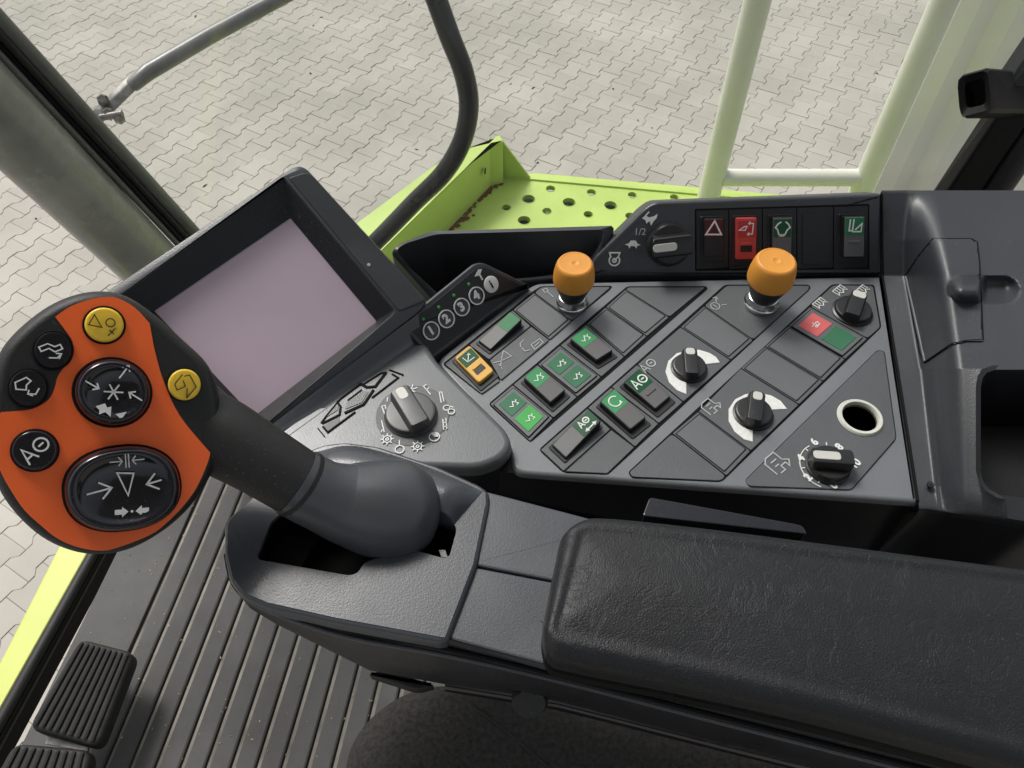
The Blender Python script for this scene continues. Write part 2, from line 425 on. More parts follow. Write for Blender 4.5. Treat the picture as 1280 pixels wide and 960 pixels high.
# --- pale ladder hand rails
R1 = W(886, 245, 1.22); R2 = W(1071, 240, 1.22); R2.y = R1.y
lad = empty('ladder_rail', V((R1.x, R1.y, 0)), 'pale green tubular ladder rail with two uprights and one rung', 'handrail')
for q in (R1, R2):
    mk('upright', tube([V((q.x, q.y, .25)), V((q.x, q.y, 1.2)), V((q.x, q.y, 2.2)), V((q.x, q.y, 3.6))], .0275, 18), 'pale_paint', lad)
yr = R1.y; r = ray(985, 222); zc = (CAM+r*(yr/r.y)).z
for z_ in (zc, zc-.31, zc-.62, zc-.93):
    mk('rung', tube([V((R1.x+.02, yr, z_)), V((R2.x-.02, yr, z_))], .021, 14), 'pale_paint', lad)
# --- pale machine flank beyond the rails
bp = [W(1092, 240, 1.44), W(1114, 240, 1.425), W(1132, 240, 1.44), W(1155, 240, 1.42), W(1200, 240, 1.43), W(1420, 240, 1.43)]
foot = [V((p.x, p.y, 0)) for p in bp]; back = [p+V((.35, .35, 0)) for p in (foot[-1], foot[0])]
ring = foot+[foot[-1]+V((.1, .5, 0)), foot[0]+V((.18, .25, 0))]
mk('x', loft([[p+Z*.55 for p in ring], [p+Z*1.9 for p in ring], [p+Z*3.6 for p in ring]]), 'cream_panel', smooth=False)
bo = bpy.data.objects['x']; bo.name = 'body_panel'; tag(bo, 'pale cream machine flank panel with vertical folds beyond the ladder rail', 'panel')
# --- black cab door post and latch
post = empty('door_post', W(1215, 240, 1.2), 'black cab door post with rubber seal and square latch block', 'post')
def vline(x, y, h, x2, y2):     # vertical-ish line: base pixel on level h, top pixel at the same ground distance
    A = W(x, y, h); r = ray(x2, y2); k = (A.y+.03)/r.y; return A, CAM+r*k
for nm, x, x2, wd, m in (('frame_bar', 1196, 1301, .026, 'post_black'), ('seal_bead', 1220, 1322, .007, 'black_plastic'), ('post_tube', 1241, 1345, .020, 'rubber_black')):
    A, B = vline(x, 238, .62, x2, 82); d = (B-A); A2 = A-d*.8; B2 = B+d*.8
    if nm == 'frame_bar': bm = bar(A2, B2, V((wd*.82, 0, 0)), V((0, wd*.5, 0)), bev=.004)
    else: bm = tube([A2, A, B, B2], wd, 16)
    mk(nm, bm, m, post)
C1 = Dp(1219, 117, .80); C2 = Dp(1320, 121, .98); ax = (C2-C1).normalized()
sy_ = UP*.0245; sx_ = FW.cross(ax)
q = [(-.62,1),(.62,1),(.88,.85),(.95,.5),(.95,-.5),(.88,-.85),(.62,-1),(-.62,-1),(-.88,-.85),(-.95,-.5),(-.95,.5),(-.88,.85)]
e1_ = ax.cross(UP).normalized(); e2_ = e1_.cross(ax).normalized()
def latch_ring(c, s, off=V((0,0,0))): return [c+off+e1_*(v.x*.0165*s)+e2_*(v.y*.0215*s) for v in [V((a_.x, a_.y, 0)) for a_ in [V((p[0], p[1], 0)) for p in q]]]
lb = loft([latch_ring(C1, .55, ax*.02), latch_ring(C1, .6), latch_ring(C1, .93, -ax*.004), latch_ring(C1, 1.05, ax*.004), latch_ring(C2, 1.1)])
lt = mk('latch_block', lb, 'post_black', post, ang=25)
mk('latch_opening', loft([latch_ring(C1, .52, ax*.019), latch_ring(C1, .50, ax*.0185)]), 'gap_black', lt)
A_ = Dp(1268, 100, .84); mk('latch_strut', bar(A_, Dp(1330, 10, .80), V((.014,0,0)), V((0,.012,0)), bev=.003), 'black_plastic', post)

# --- grey cab corner pillar, seals and glazing strip
pil = empty('cab_pillar', Dp(400, 560, 1.30), 'thick grey cab corner pillar with black window seal', 'pillar')
def edge(x0, y0, x1, y1, d0, d1, ext0=1.6, ext1=1.12):
    A, B = Dp(x0, y0, d0), Dp(x1, y1, d1); d = B-A; return [A-d*ext0, A, A+d*.33, A+d*.66, B, B+d*ext1]
pa = edge(0, 146, 178, 321, .92, 1.18)
mk('post', tube(pa, [.0465]*6, 40), 'pillar_grey', pil)
for nm, du, dl_, rr, m, dd in (('inner_bead', 53, 43, .0045, 'strip_grey', .0), ('glazing_seal', 62, 51, .0075, 'black_plastic', .012), ('seal_lip', 70, 58, .0042, 'rubber_black', .0), ('outer_strip', 81, 68, .0105, 'strip_grey', .01)):
    mk(nm, tube(edge(.73*du, 146-.68*du, 178+.73*dl_, 321-.68*dl_, .92+dd, 1.18+dd), rr, 14), m, pil)
# --- mirror arm with its hinge
arm = empty('mirror_arm', Dp(128, 140, 1.08), 'slim grey mirror arm hinged to the outside of the cab pillar', 'arm')
a0 = Dp(166, 106, 1.12); a1 = Dp(360, -8, 1.22)
mk('tube', tube([Dp(158, 110, 1.12), a0, Dp(185, 90, 1.125), Dp(260, 46, 1.17), a1, a1+(a1-a0)*1.6], [.006, .010, .0118, .0118, .0118, .0118], 16), 'arm_metal', arm)
d = (a0-Dp(128, 142, 1.10)); mk('hinge_bracket', bar(Dp(122, 146, 1.10), Dp(163, 106, 1.115), UP*.011, RX*.006, bev=.003), 'steel', arm)
for x, y in ((128, 124), (135, 141), (148, 146)):
    mk('bolt', lathe(Dp(x, y, 1.09), V((.3,-.6,.7)), [(.008,-.012),(.008,0),(.005,.004)], 6), 'steel', arm)
mk('cross_pin', tube([Dp(126, 147, 1.09), Dp(153, 142, 1.09)], .005, 10), 'steel', arm)
# --- black curved grab rail
gr = [Dp(530, -40, .86), Dp(545, -2, .88), Dp(562, 45, .90), Dp(580, 92, .93), Dp(586, 135, .96), Dp(577, 178, .99), Dp(554, 217, 1.02), Dp(520, 251, 1.06), Dp(480, 292, 1.10), Dp(450, 322, 1.13), Dp(420, 352, 1.16)]
gr = [gr[0]+(gr[0]-gr[1])*8]+gr; gr = [CAM+(p-CAM)*1.13 for p in gr]; bm = tube(spline(gr, 5), .0142, 18); o = mk('grab_rail', bm, 'arm_metal'); tag(o, 'dark curved grab rail bent above the lime green platform', 'grab rail')
o.data.materials[0] = MAT['strip_dark']

# --- side window between the corner pillar and the door post
S0 = Dp(45, 104, .935); S1 = Dp(215, 286, 1.195); dS = S1-S0; Q0 = V((.53, .82, 2.42)); nw = dS.cross(Q0-S0).normalized()
dv = (Z-nw*nw.z).normalized(); wq = [S0-dS*1.2, S0+dS*1.25, Q0-dv*.1, Q0+dv*1.45]; nw = nw if nw.y > 0 else -nw
gm = bpy.data.materials.new('window_glass'); gm.use_nodes = True; gn = gm.node_tree; gn.nodes.clear()
no = lambda t: gn.nodes.new('ShaderNode'+t)
out_ = no('OutputMaterial'); mx = no('MixShader'); mx2 = no('MixShader'); tr_ = no('BsdfTransparent'); gl_ = no('BsdfGlossy'); df_ = no('BsdfDiffuse'); tx = no('TexNoise'); mp = no('MapRange'); tcn = no('TexCoord')
tr_.inputs[0].default_value = (.955,.965,.955,1); gl_.inputs['Roughness'].default_value = .02; df_.inputs[0].default_value = (.62,.60,.55,1)
tx.inputs['Scale'].default_value = 4; tx.inputs['Detail'].default_value = 6; mp.inputs[1].default_value = .35; mp.inputs[2].default_value = .75; mp.inputs[3].default_value = .004; mp.inputs[4].default_value = .035
gl = gn.links.new
gl(tcn.outputs['Object'], tx.inputs['Vector']); gl(tx.outputs[0], mp.inputs[0]); gl(mp.outputs[0], mx2.inputs[0]); gl(tr_.outputs[0], mx2.inputs[1]); gl(df_.outputs[0], mx2.inputs[2])
mx.inputs[0].default_value = .022; gl(mx2.outputs[0], mx.inputs[1]); gl(gl_.outputs[0], mx.inputs[2]); gl(mx.outputs[0], out_.inputs[0])
MAT['window_glass'] = gm
o = mk('side_window', loft([wq, [p+nw*.004 for p in wq]]), 'window_glass', smooth=False); tag(o, 'clear slightly dusty side window pane between pillar and door post', 'window pane', kind='thing')
# --- unseen cab roof, added over the seat to keep the sky off the controls
bm = slab(rnd([V((-1.0,.62,3.98)), V((1.05,.62,3.98)), V((1.05,-1.25,3.98)), V((-1.0,-1.25,3.98))], .12), Z, .10, .03, 3)
o = mk('added_cab_roof', bm, 'pillar_grey'); tag(o, 'unseen grey cab roof panel added to shade the seat and console', 'roof')
# ================================================================== CAB FLOOR
HF = 1.20
fd_ = V((sin(radians(8)), cos(radians(8)), 0)); fe_ = V((fd_.y, -fd_.x, 0))
G0 = W(129, 960, HF)
mo = empty('floor_mat', G0, 'grey ribbed rubber floor mat dusty between the ribs', 'floor mat')
def fm(s, t, z=0): return G0+fe_*s+fd_*t+Z*z
pitchr = .0357
base = [fm(-.135, -.45), fm(1.3, -.45), fm(1.3, .60), fm(-.135, .60)]
mk('base_sheet', slab([p-Z*.006 for p in base], Z, .01), 'mat_groove', mo)
mk('plain_border', slab([p for p in (fm(-.132, -.45), fm(-pitchr-.003, -.45), fm(-pitchr-.003, .58), fm(-.132, .58))], Z, .006, .003), 'mat_rubber', mo)
for k in range(-1, 17):
    s0 = k*pitchr+.0004; s1 = (k+1)*pitchr-.0004
    # a wide flat rib with a narrow step along its near side
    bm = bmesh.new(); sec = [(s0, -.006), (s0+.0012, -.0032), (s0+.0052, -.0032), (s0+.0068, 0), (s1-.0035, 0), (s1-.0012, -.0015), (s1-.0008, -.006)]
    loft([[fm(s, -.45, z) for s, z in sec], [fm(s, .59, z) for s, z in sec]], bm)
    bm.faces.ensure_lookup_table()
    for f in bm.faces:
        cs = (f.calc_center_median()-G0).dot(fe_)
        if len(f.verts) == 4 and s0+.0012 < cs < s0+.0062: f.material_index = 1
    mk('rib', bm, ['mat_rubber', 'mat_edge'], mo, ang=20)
# --- sill: yellow edge and black gasket
sill = empty('cab_sill', W(50, 790, HF), 'bright yellow cab sill edge with black gasket beside the mat', 'sill')
def strip(L, h, th, m, nm, bev=.003):
    mk(nm, slab([W(x, y, h) for x, y in L], Z, th, bev), m, sill)
A0, A1 = W(71, 686, 1.26), W(0, 825, 1.26); B0, B1 = W(107, 696, 1.26), W(0, 885, 1.26)
def ext(P, Q, s, t): d = Q-P; return P-d*s, Q+d*t
A0, A1 = ext(A0, A1, 1.0, 1.2); B0, B1 = ext(B0, B1, 1.0, 1.2)
mk('yellow_edge', slab([A0, B0, B1, A1], Z, .08, .006, 3), 'yellow_paint', sill)
C0, C1_ = ext(W(110, 696, 1.245), W(0, 892, 1.245), .9, 1.2); D0, D1 = ext(W(121, 698, 1.215), W(0, 919, 1.215), .9, 1.2)
mk('gasket', tube([C0+(D0-C0)*.45, C1_+(D1-C1_)*.45], .010, 14), 'rubber_black', sill)
mk('gasket_channel', slab([C0-Z*.01, D0-Z*.02, D1-Z*.02, C1_-Z*.01], Z, .03), 'gap_black', sill)
# --- pedals
def pedal(px, h, label, nr=9):
    pl = level(h); P = [pl.p(x, y) for x, y in px]
    root = empty('pedal', sum(P, V((0,0,0)))/len(P)-Z*.08, label, 'pedal')
    mk('pad', slab(rnd(P, .016), Z, .022, .007, 3), 'pedal_rubber', root)
    TL, TR, BR, BL = P[0], P[1], P[2], P[3]
    for k in range(nr):
        t = (k+.5)/nr*.9+.05
        a_ = TL.lerp(TR, t); b_ = BL.lerp(BR, t); a2 = a_.lerp(b_, .05); b2_ = a_.lerp(b_, .95)
        mk('tread_rib', tube([a2-Z*.0005, a2.lerp(b2_, .03)+Z*.001, a2.lerp(b2_, .97)+Z*.001, b2_-Z*.0005], .0031, 8), 'pedal_rubber', root)
    c = sum(P, V((0,0,0)))/4
    mk('lever', bar(c-Z*.02, c-Z*.02+V((-.01, .06, -(HF-h)+.03)), V((.010, 0, 0)), V((0, .006, 0))), 'rubber_black', root)
pedal([(99, 797), (168, 815), (122, 935), (33, 910)], 1.11, 'black ribbed rubber pedal pad, the complete upper one of the pair')
pedal([(16, 928), (114, 937), (88, 1060), (-45, 1040)], 1.11, 'black ribbed rubber pedal pad cut off, next to the complete one')
c_ = W(78, 928, 1.13); o = mk('pedal_link', bar(W(60, 924, 1.14), W(112, 934, 1.14), V((0,.006,0)), Z*.003), 'steel'); tag(o, 'short bright metal link bar between the two pedal pads', 'link')

# ================================================================== CONTROL CONSOLE
HC = .55; CP = level(HC)
con = empty('control_console', W(860, 480, .80), 'dark grey side console covered with rocker switches, rotary knobs and orange pull knobs', 'control console')
outl = [(543,452),(663,357),(672,353),(1103,344),(1148,628),(640,591),(637,556)]
top = CP.pts(outl, -.0016)
mk('deck', slab(rnd(top, [.012,.006,.004,.002,.002,.012,.02]), Z, .007, .004, 3), 'console_grey', con)
fr = [W(640, 589, HC+.0075), W(1147, 626, HC+.0075)]; fr2 = [p+V((0, .012, -.25)) for p in fr]
fr0 = [fr[0]-V((.28, 0, 0)), fr[0]]
mk('front_wall', loft([[fr[0]-V((.02,0,0)), fr[1], fr[1]+V((0,.03,0)), fr[0]+V((-.02,.03,0))], [p-Z*.25 for p in (fr[0]-V((.02,0,0)), fr[1], fr[1]+V((0,.03,0)), fr[0]+V((-.02,.03,0)))]]), 'black_plastic', con)  # black puts the shade below the deck into the wall's colour
ub = [(548,458),(668,360),(735,342),(815,262),(1290,252),(1300,640),(1150,622),(645,587)]
mk('under_body', slab([W(x, y, .600) for x, y in ((560,470),(690,360),(760,330),(1290,330),(1320,640),(1150,640),(650,604))], Z, .2, .002), 'black_plastic', con)
mk('bank_foot', slab([W(736, 344.8, HC+.003), W(1150, 343, HC+.003), W(1150, 325, HC+.003), W(742, 325, HC+.003)], Z, .03, .001), 'body_grey', con)
mk('side_skirt', slab([W(x, y, HC+.0075) for x, y in ((546,453),(664,359),(700,359),(660,585),(641,588),(637,556))], Z, .12, .001), 'black_plastic', con)
# recessed strips and the plates set into them
strips = [
 [(553,455),(667,363),(676,357.5),(766,357),(763,362),(602,494)],
 [(610,505),(784,357.5),(883,357.5),(885,361),(663,553.5)],
 [(673,562),(906,355.5),(1011,355.5),(1014,360),(760,593.5),(704,591)],
 [(785,590),(1040,355),(1093,355.5),(1102,409),(902,602.5),(789,597.5)],
 [(931,600),(1097,437),(1106,439),(1121,548),(1065,612.5),(936,608)]]
for s_ in strips:
    mk('strip_recess', slab(rnd(CP.pts(s_, -.0013), .004), Z, .003, .0002, 1), 'gap_black', con)
def plate(px, m='plate_grey', r=.0012, ins=.00055, off=0, name='cover_plate', bev=.0006):
    P = inset(CP.pts(px, off), ins, Z)
    return mk(name, slab(rnd(P, r, 4), Z, .0025, bev, 2), m, con)
cells_ = dict(
 a1=[(555,455),(586,431),(626,476),(602,493)], b1=[(586,431),(641,387),(664,407.5),(611.5,450)],
 c1=[(611.5,450),(664,407.5),(687.5,425),(626,476)], d1=[(641,387),(667.5,365.5),(715,401),(687.5,425)],
 e1=[(667.5,365.5),(677,358),(765,358),(715,401)],
 a2=[(612,505),(641,480.5),(692,522.7),(662.7,552.2)], b2=[(641,480.5),(672,455.3),(722,496.3),(692,522.7)],
 c2=[(672,455.3),(700,431.5),(752,471.3),(722,496.3)], d2=[(700,431.5),(733,404.5),(781,446),(752,471.3)],
 e2=[(733,404.5),(757,383.5),(809,420.5),(781,446)], f2=[(757,383.5),(781.5,361.5),(837,396.5),(809,420.5)],
 g2=[(781.5,361.5),(786,358.5),(883,358.5),(837,396.5)],
 a3=[(675,562),(734.5,509.5),(764,536.5),(704.5,589.5)], b3=[(734.5,509.5),(764,483.5),(824,529.5),(794,559)],
 c3=[(764,483.5),(796.5,455),(854.5,502.5),(824,529.5)], d3=[(704.5,589.5),(764,536.5),(794,559),(759.5,592.3)],
 e3=[(796.5,455),(850.5,408.5),(914,450),(854.5,502.5)], f3=[(850.5,408.5),(880,382),(942,425),(914,450)],
 g3=[(880,382),(908,356.5),(1012,356.5),(1012,361.5),(942,425)],
 a4=[(786,590),(840,541.3),(908.5,595),(901.5,601.5),(790,596.5)], b4=[(840,541.3),(872.5,514),(939,563.8),(908.5,595)],
 c4=[(872.5,514),(926,460),(999.4,505.8),(939,563.8)], d4=[(926,460),(956,432.5),(1029.5,476.5),(999.4,505.8)],
 e4=[(956,432.5),(985,407),(1057,449),(1029.5,476.5)], f4=[(985,407),(1012.5,383),(1085,423.3),(1057,449)],
 g4=[(1012.5,383),(1041,356),(1092,356.5),(1101,409),(1085,423.3)],
 a5=strips[4])
blank = ('d1','e2','f2','f3','b4','d4','e4')
for k, px in cells_.items():
    plate(px, r=.0035 if k in ('a5','a4','e1','g2','g3','g4') else .0012)
    if k in blank:         # snap-in blanking covers standing a little proud
        P = CP.pts(px, .0006); c = sum(P, V((0,0,0)))/4
        u_ = (P[1]-P[0]).normalized(); v_ = (P[3]-P[0]).normalized()
        Q = [P[0]+u_*.0025+v_*.003, P[1]-u_*.0018+v_*.003, P[2]-u_*.0018-v_*.0045, P[3]+u_*.0025-v_*.0045]
        gq = [p-Z*.0004 for p in inset(Q, -.0008, Z)]
        mk('cover_gap', slab(rnd(gq, .0012, 3), Z, .001, .0001, 1), 'gap_black', con)
        mk('blank_cover', slab(rnd(Q, .0012, 3), Z, .0022, .0006, 2), 'cover_grey', con)
RDIR = (24, -20.5)      # reading direction of the printed symbols on the deck
def rd(c): return (c[0]+RDIR[0], c[1]+RDIR[1])

# --- rocker switches
def rocker(pl, px, z0, z1, lens, lens_mat, body='rocker_grey', sym=None, symsize=.006, symw=.0008, flip=False, clip=False, second=None, wellm='black_plastic', parent=None, lensfrac=(.02,.47), right=None, symcol='print_white', rad=.0016, name='rocker_switch'):
    # px: L,T,R,B corners of the well; length runs from edge L-T to edge B-R (flip: from edge B-L... rotated by one)
    P = [pl.p(x, y, 0) for x, y in px]
    if flip: P = [P[1], P[2], P[3], P[0]]
    n = pl.n; parent = parent or con
    A, B, C, D = P                       # A-B: lens end, D-C: other end
    sw = mk(name, slab(rnd(inset(P, -.0004, n), .0018, 3), n, .004, .0004, 1), wellm, parent)
    for v in sw.data.vertices: v.co += n*.0010
    def at(u, v, z): return A.lerp(B, u).lerp(D.lerp(C, u), v)+n*z
    u0, u1, v0, v1 = (.10, .95, .03, .88) if not flip else (.05, .93, .03, .95)
    botr = [at(u0, v0, 0), at(u1, v0, 0), at(u1, v1, 0), at(u0, v1, 0)]
    topr = [at(u0, v0, z0), at(u1, v0, z0), at(u1, v1, z1), at(u0, v1, z1)]
    nn = (topr[1]-topr[0]).cross(topr[3]-topr[0]).normalized()
    if nn.dot(n) < 0: nn = -nn
    tr = rnd(topr, rad, 3); br = rnd(botr, rad, 3)
    i1 = [p+nn*.0006 for p in inset(tr, .0007, nn)]
    bm = loft([br, tr, i1]); dark = body in ('rocker_grey',)
    rk = mk('rocker', bm, 'black_plastic' if dark else body, sw, ang=30)  # black sides paint in the well's shadow round grey rockers
    def tp(u, v, z=0):
        U = u0+(u1-u0)*u; Vv = v0+(v1-v0)*v
        return at(U, Vv, z0+(z1-z0)*v)+nn*(.0006+z)
    def tile(ua, ub, va, vb, m, nm, z=.0005, r=.0008):
        Q = [tp(ua, va, z), tp(ub, va, z), tp(ub, vb, z), tp(ua, vb, z)]
        return mk(nm, slab(rnd(Q, r, 3), nn, .0009, .0003, 1), m, sw)
    if dark: tile(.03, .97, .02, .98, body, 'rocker_top', .0003, .0012)
    if lens: tile(.06, .94, lensfrac[0], lensfrac[1], lens_mat, 'lens')
    if second: tile(.06, .94, .52, .95, second, 'lens')
    if clip:
        m_ = clip if isinstance(clip, str) else 'black_plastic'
        tile(.20, .80, .66, .82, m_, 'lock_slot', .0002)
        tile(.22, .78, .585, .645, body, 'lock_tab', .0012)
    if sym:
        vm = (lensfrac[0]+lensfrac[1])/2; c = tp(.5, vm, .00055)
        ex = right if right is not None else (tp(1, vm)-tp(0, vm))
        ex, ey, q = frame(nn, ex)
        mk('symbol', strokes(sym, symw, c, ex, ey, q, symsize, z=.0003), symcol, sw, smooth=False)
    return sw
ADIR = (CP.p(816, 420)-CP.p(662.5, 552)).normalized()
ZIG = [[(-.9,-.1),(-.4,-.5),(-.1,-.1),(.2,.3),(.5,-.1),(.9,.2)], [(.2,-.7),(.7,-.6),(.5,-.2)]]
AUTO = [[(-1,-.55),(-.6,.6),(-.2,-.55)], [(-.85,-.15),(-.35,-.15)], circ(.48, 14, cx=.5, cy=0), [(.28,0),(.72,0)]]
AUTOARR = [[(x*.75-.1, y*.75+.3) for x, y in l] for l in AUTO]+[[(-.7,-.7),(.8,-.7)], [(.5,-.5),(.85,-.7),(.5,-.9)], [(-.4,-.5),(-.75,-.7),(-.4,-.9)]]
MIXR = [circ(.75, 18, .5, 5.2), [(.6,-.7),(.35,-.62),(.55,-.35)], [(-.75,.2),(-.6,.5)]]
FOLD = [[(-.8,.7),(-.8,-.7),(.8,-.7)], [(-.8,-.7),(.6,.6)], [(.2,.55),(.65,.65),(.6,.2)]]
rocker(CP, [(565,452),(587,433.5),(623,471),(601,489)], .0045, .0045, True, 'green_dark', 'yellow_body', sym=FOLD, symsize=.0052, clip='black_plastic', wellm='black_plastic', lensfrac=(.09,.46), right=ADIR, rad=.003)
rocker(CP, [(595,430),(639,396),(655,408),(612,443)], .0095, .0025, True, 'green_mid', flip=True, lensfrac=(.02,.45))
rocker(CP, [(651,479),(672.5,461),(712.5,496),(690.5,515)], .0066, .0055, True, 'green_pale', sym=ZIG, symsize=.006, right=ADIR)
rocker(CP, [(708.5,431),(731.5,412.5),(771.5,446.5),(747.5,461)], .0066, .0055, True, 'green_pale', sym=ZIG, symsize=.006, right=ADIR)
rocker(CP, [(686,560),(735,517),(753,534),(706,579)], .0095, .0025, True, 'green_dark', flip=True, sym=AUTOARR, symsize=.0075, symw=.0011, right=ADIR)
rocker(CP, [(745,509),(767,489),(813.5,531),(790.5,549)], .0066, .0055, True, 'green_pale', sym=MIXR, symsize=.0072, symw=.0011, right=ADIR)
rocker(CP, [(774.5,484),(798.5,463.5),(844,503),(822,522)], .0060, .0038, True, 'green_dark', sym=AUTO, symsize=.0085, symw=.0013, right=ADIR, clip=True)
# --- twin indicator lamps
def lamps(px, m1, m2, s1=ZIG, s2=ZIG):
    P = CP.pts(px, .0012); u_ = (P[1]-P[0]).normalized(); v_ = (P[3]-P[0]).normalized()
    Q = [P[0]+u_*.0025+v_*.003, P[1]-u_*.002+v_*.003, P[2]-u_*.002-v_*.0045, P[3]+u_*.0025-v_*.0045]
    mk('lamp_gap', slab(rnd([p-Z*.0008 for p in inset(Q, -.0008, Z)], .0012, 3), Z, .001, .0001, 1), 'gap_black', con)
    hold = mk('lamp_holder', slab(rnd(Q, .0012, 3), Z, .0022, .0006, 2), 'cover_grey', con)
    for m, a_, b_, s in ((m1, .07, .46, s1), (m2, .53, .93, s2)):
        T = [Q[0].lerp(Q[1], u).lerp(Q[3].lerp(Q[2], u), v)+Z*.0005 for u, v in ((.12, a_), (.88, a_), (.88, b_), (.12, b_))]
        mk('lens', slab(rnd(T, .0008, 3), Z, .001, .0003, 1), m, hold)
        if s:
            c = sum(T, V((0,0,0)))/4+Z*.0001; ex, ey, q = frame(Z, ADIR)
            mk('symbol', strokes(s, .0008, c, ex, ey, q, .0055), 'print_white', hold, smooth=False)
lamps(cells_['a2'], 'green_dim', 'green_bright'); lamps(cells_['c2'], 'green_dim', 'green_dim')
lamps(cells_['f4'], 'pink_lens', 'green_dim', [[(-.9,.1),(-.1,.1),(-.1,.6)], [(0,-.5),(.6,-.5),(.8,.1),(.2,.2),(0,-.5)], circ(.2,10,cx=-.3,cy=-.4)], None)

# --- symbols printed on the deck
def pic(c, size, lines, width=.0008, m='print_grey', nm='symbol'): icon(nm, con, CP, c, rd(c), size, lines, width, m, .0002)
TANK = [[(-.8,-.6),(-.8,.5),(-.4,.8),(.5,.8),(.5,-.1)], [(-.5,-.7),(0,-.7),(0,-.3),(.5,-.3),(.5,-.7),(.9,-.3),(.5,0)], [(-.4,.3),(.2,.3)], [(-.4,-.1),(0,-.1)]]
pic((627,448), .010, [[(-.9,.2),(-.3,-.2),(-.9,-.7)], [(-.3,-.2),(.8,.5),(.8,-.5),(-.3,-.2)], [(-.9,-.9),(-.7,-.3)]])
pic((666,431), .011, [[(-.9,.6),(-.6,.9),(-.1,.95)], [(-.9,.5),(-1,0),(-.6,-.2)], [(-.3,-.5),(.8,-.5),(.9,0),(-.1,.1),(-.3,-.5)], [(0,-.25),(.6,-.2)]])
pic((686,366), .008, [[(-.2,-.9),(0,.2),(-.3,.4),(-.1,.9),(.4,.7),(.2,.3),(0,.2)]])
pic((896,381), .009, [circ(.5,14,cx=-.3), [(-.3,-.3),(-.3,.3)], [(.3,.3),(.9,.8)], [(.5,.9),(.9,.8),(.8,.4)], [(.3,-.4),(.8,-.7)]])
pic((810,457), .0085, AUTO, .0011)
pic((889,508), .0095, TANK, .0009); pic((972,579), .0115, TANK, .0011)
COMB = [[(-.8,-.5),(-.8,.5),(.8,.5),(.8,-.2)], [(-.8,-.5),(-.4,-.1),(0,-.5),(.4,-.1),(.8,-.5)], [(-.4,.5),(-.4,0)], [(0,.5),(0,-.1)], [(.4,.5),(.4,0)]]
pic((1025,379), .0085, COMB, .0008, 'print_white'); pic((1050,363), .0085, COMB, .0008, 'print_white'); pic((1078,363), .0085, COMB, .0008, 'print_white')

# --- rotary knobs on the deck
def knob(pl, c, rpx, h, pointer_az, bodym='knob_black', ridge=.32, parent=None, point=True, skirt=1.12, name='rotary_knob', pw=.30, capm=None, plen=(.25,.98)):
    C = pl.p(*c); r = (pl.p(c[0]+rpx, c[1])-pl.p(c[0]-rpx, c[1])).length/2; n = pl.n
    ex, ey, n = frame(n, pointer_az)
    kb = mk(name, lathe(C, n, [(r*skirt, 0), (r*skirt, h*.10), (r*1.02, h*.16), (r*.98, h*.42), (r*.90, h*.46), (r*.2, h*.46)], 32, ex=ex), bodym, parent or con)
    # grip bar across the knob
    wv = ey*r*ridge; L0, L1 = C-ex*r*.97, C+ex*r*.97
    sec = lambda q, s: [q-wv*1.15*s+n*h*.40, q-wv*s+n*h*.92, q-wv*.8*s+n*h, q+wv*.8*s+n*h, q+wv*s+n*h*.92, q+wv*1.15*s+n*h*.40]
    mk('grip', loft([sec(C-ex*r*.98, .8), sec(C-ex*r*.9, 1), sec(C+ex*r*.9, 1), sec(C+ex*r*.98, .8)]), capm or bodym, kb, ang=50)
    if point:
        a_, b_ = C+ex*r*plen[0]+n*(h+.0004), C+ex*r*plen[1]+n*(h+.0004)
        q = [a_-ey*r*pw, b_-ey*r*pw, b_+ey*r*pw, a_+ey*r*pw]
        mk('pointer', slab(rnd(q, r*.2, 4), n, .0012, .0003, 1), 'pointer_white', kb)
    return kb
def pxdir(pl, a_, b_): return pl.p(*b_)-pl.p(*a_)
def cresc(outer, inner):
    P = CP.pts(outer+inner[::-1], .0006); mk('scale_arc', slab(P, Z, .0009, .0002, 1), 'print_white', con)
cresc([(858,492.5),(846,487.5),(836,477),(832,464),(835.5,451),(846,441.5),(860,437.5),(874,437),(887,441),(895,446),(900,453)],
      [(858,478),(851,474),(845,469),(841,463),(842,456),(848,449),(856,445),(866,445),(873,448),(878,451),(882,455)])
cresc([(941,552),(930,549),(918,539),(911,526),(911,511),(919,499),(932,492.5),(948,491),(964,494),(976,501),(984,511)],
      [(941,536),(934,532),(927,527),(922,521),(921,514),(926,506),(935,501),(946,500),(955,503),(960,507),(964,512)])
knob(CP, (861,461), 20.5, .0125, pxdir(CP, (861,462), (859,440)), ridge=.42, pw=.28, plen=(.45,.97))
knob(CP, (941,518), 22.5, .0135, pxdir(CP, (941,519), (944,495)), ridge=.42, pw=.26, plen=(.4,.97))
knob(CP, (1065,390), 22, .0135, pxdir(CP, (1065,391), (1073,368)), ridge=.42, pw=.36, plen=(.45,.97))
kb = knob(CP, (1034,583), 25, .0165, pxdir(CP, (1034,584), (1006,582)), ridge=.46, pw=.24, plen=(-.35,.98), skirt=1.1)
Ck = CP.p(1034, 583)
mk('scale_ring', loft([[Ck+V((cos(t*pi/20)*r_, sin(t*pi/20)*r_, z_)) for t in range(13, 28)] for r_, z_ in ((.0222,.0002),(.0230,.0002),(.0230,.0008),(.0222,.0008),(.0222,.0002))], closed=False), 'print_white', con)
for s_, x, y in (('0',1042,607),('2',1010,597),('4',1001,573),('6',1018,553),('8',1049,559),('10',1069,580)):
    text('numeral', con, CP, (x, y), rd((x, y)), s_, .0095, 'print_white', .0002, .0004)
tk = bmesh.new()
for x, y in ((1024,602),(1004,585),(1008,562),(1033,555)):
    c = CP.p(x, y, .0002); dr = (Ck-c).normalized(); ex, ey, q = frame(Z, dr); strokes([[(-1,0),(1,0)]], .0009, c, ex, ey, q, .0016, tk)
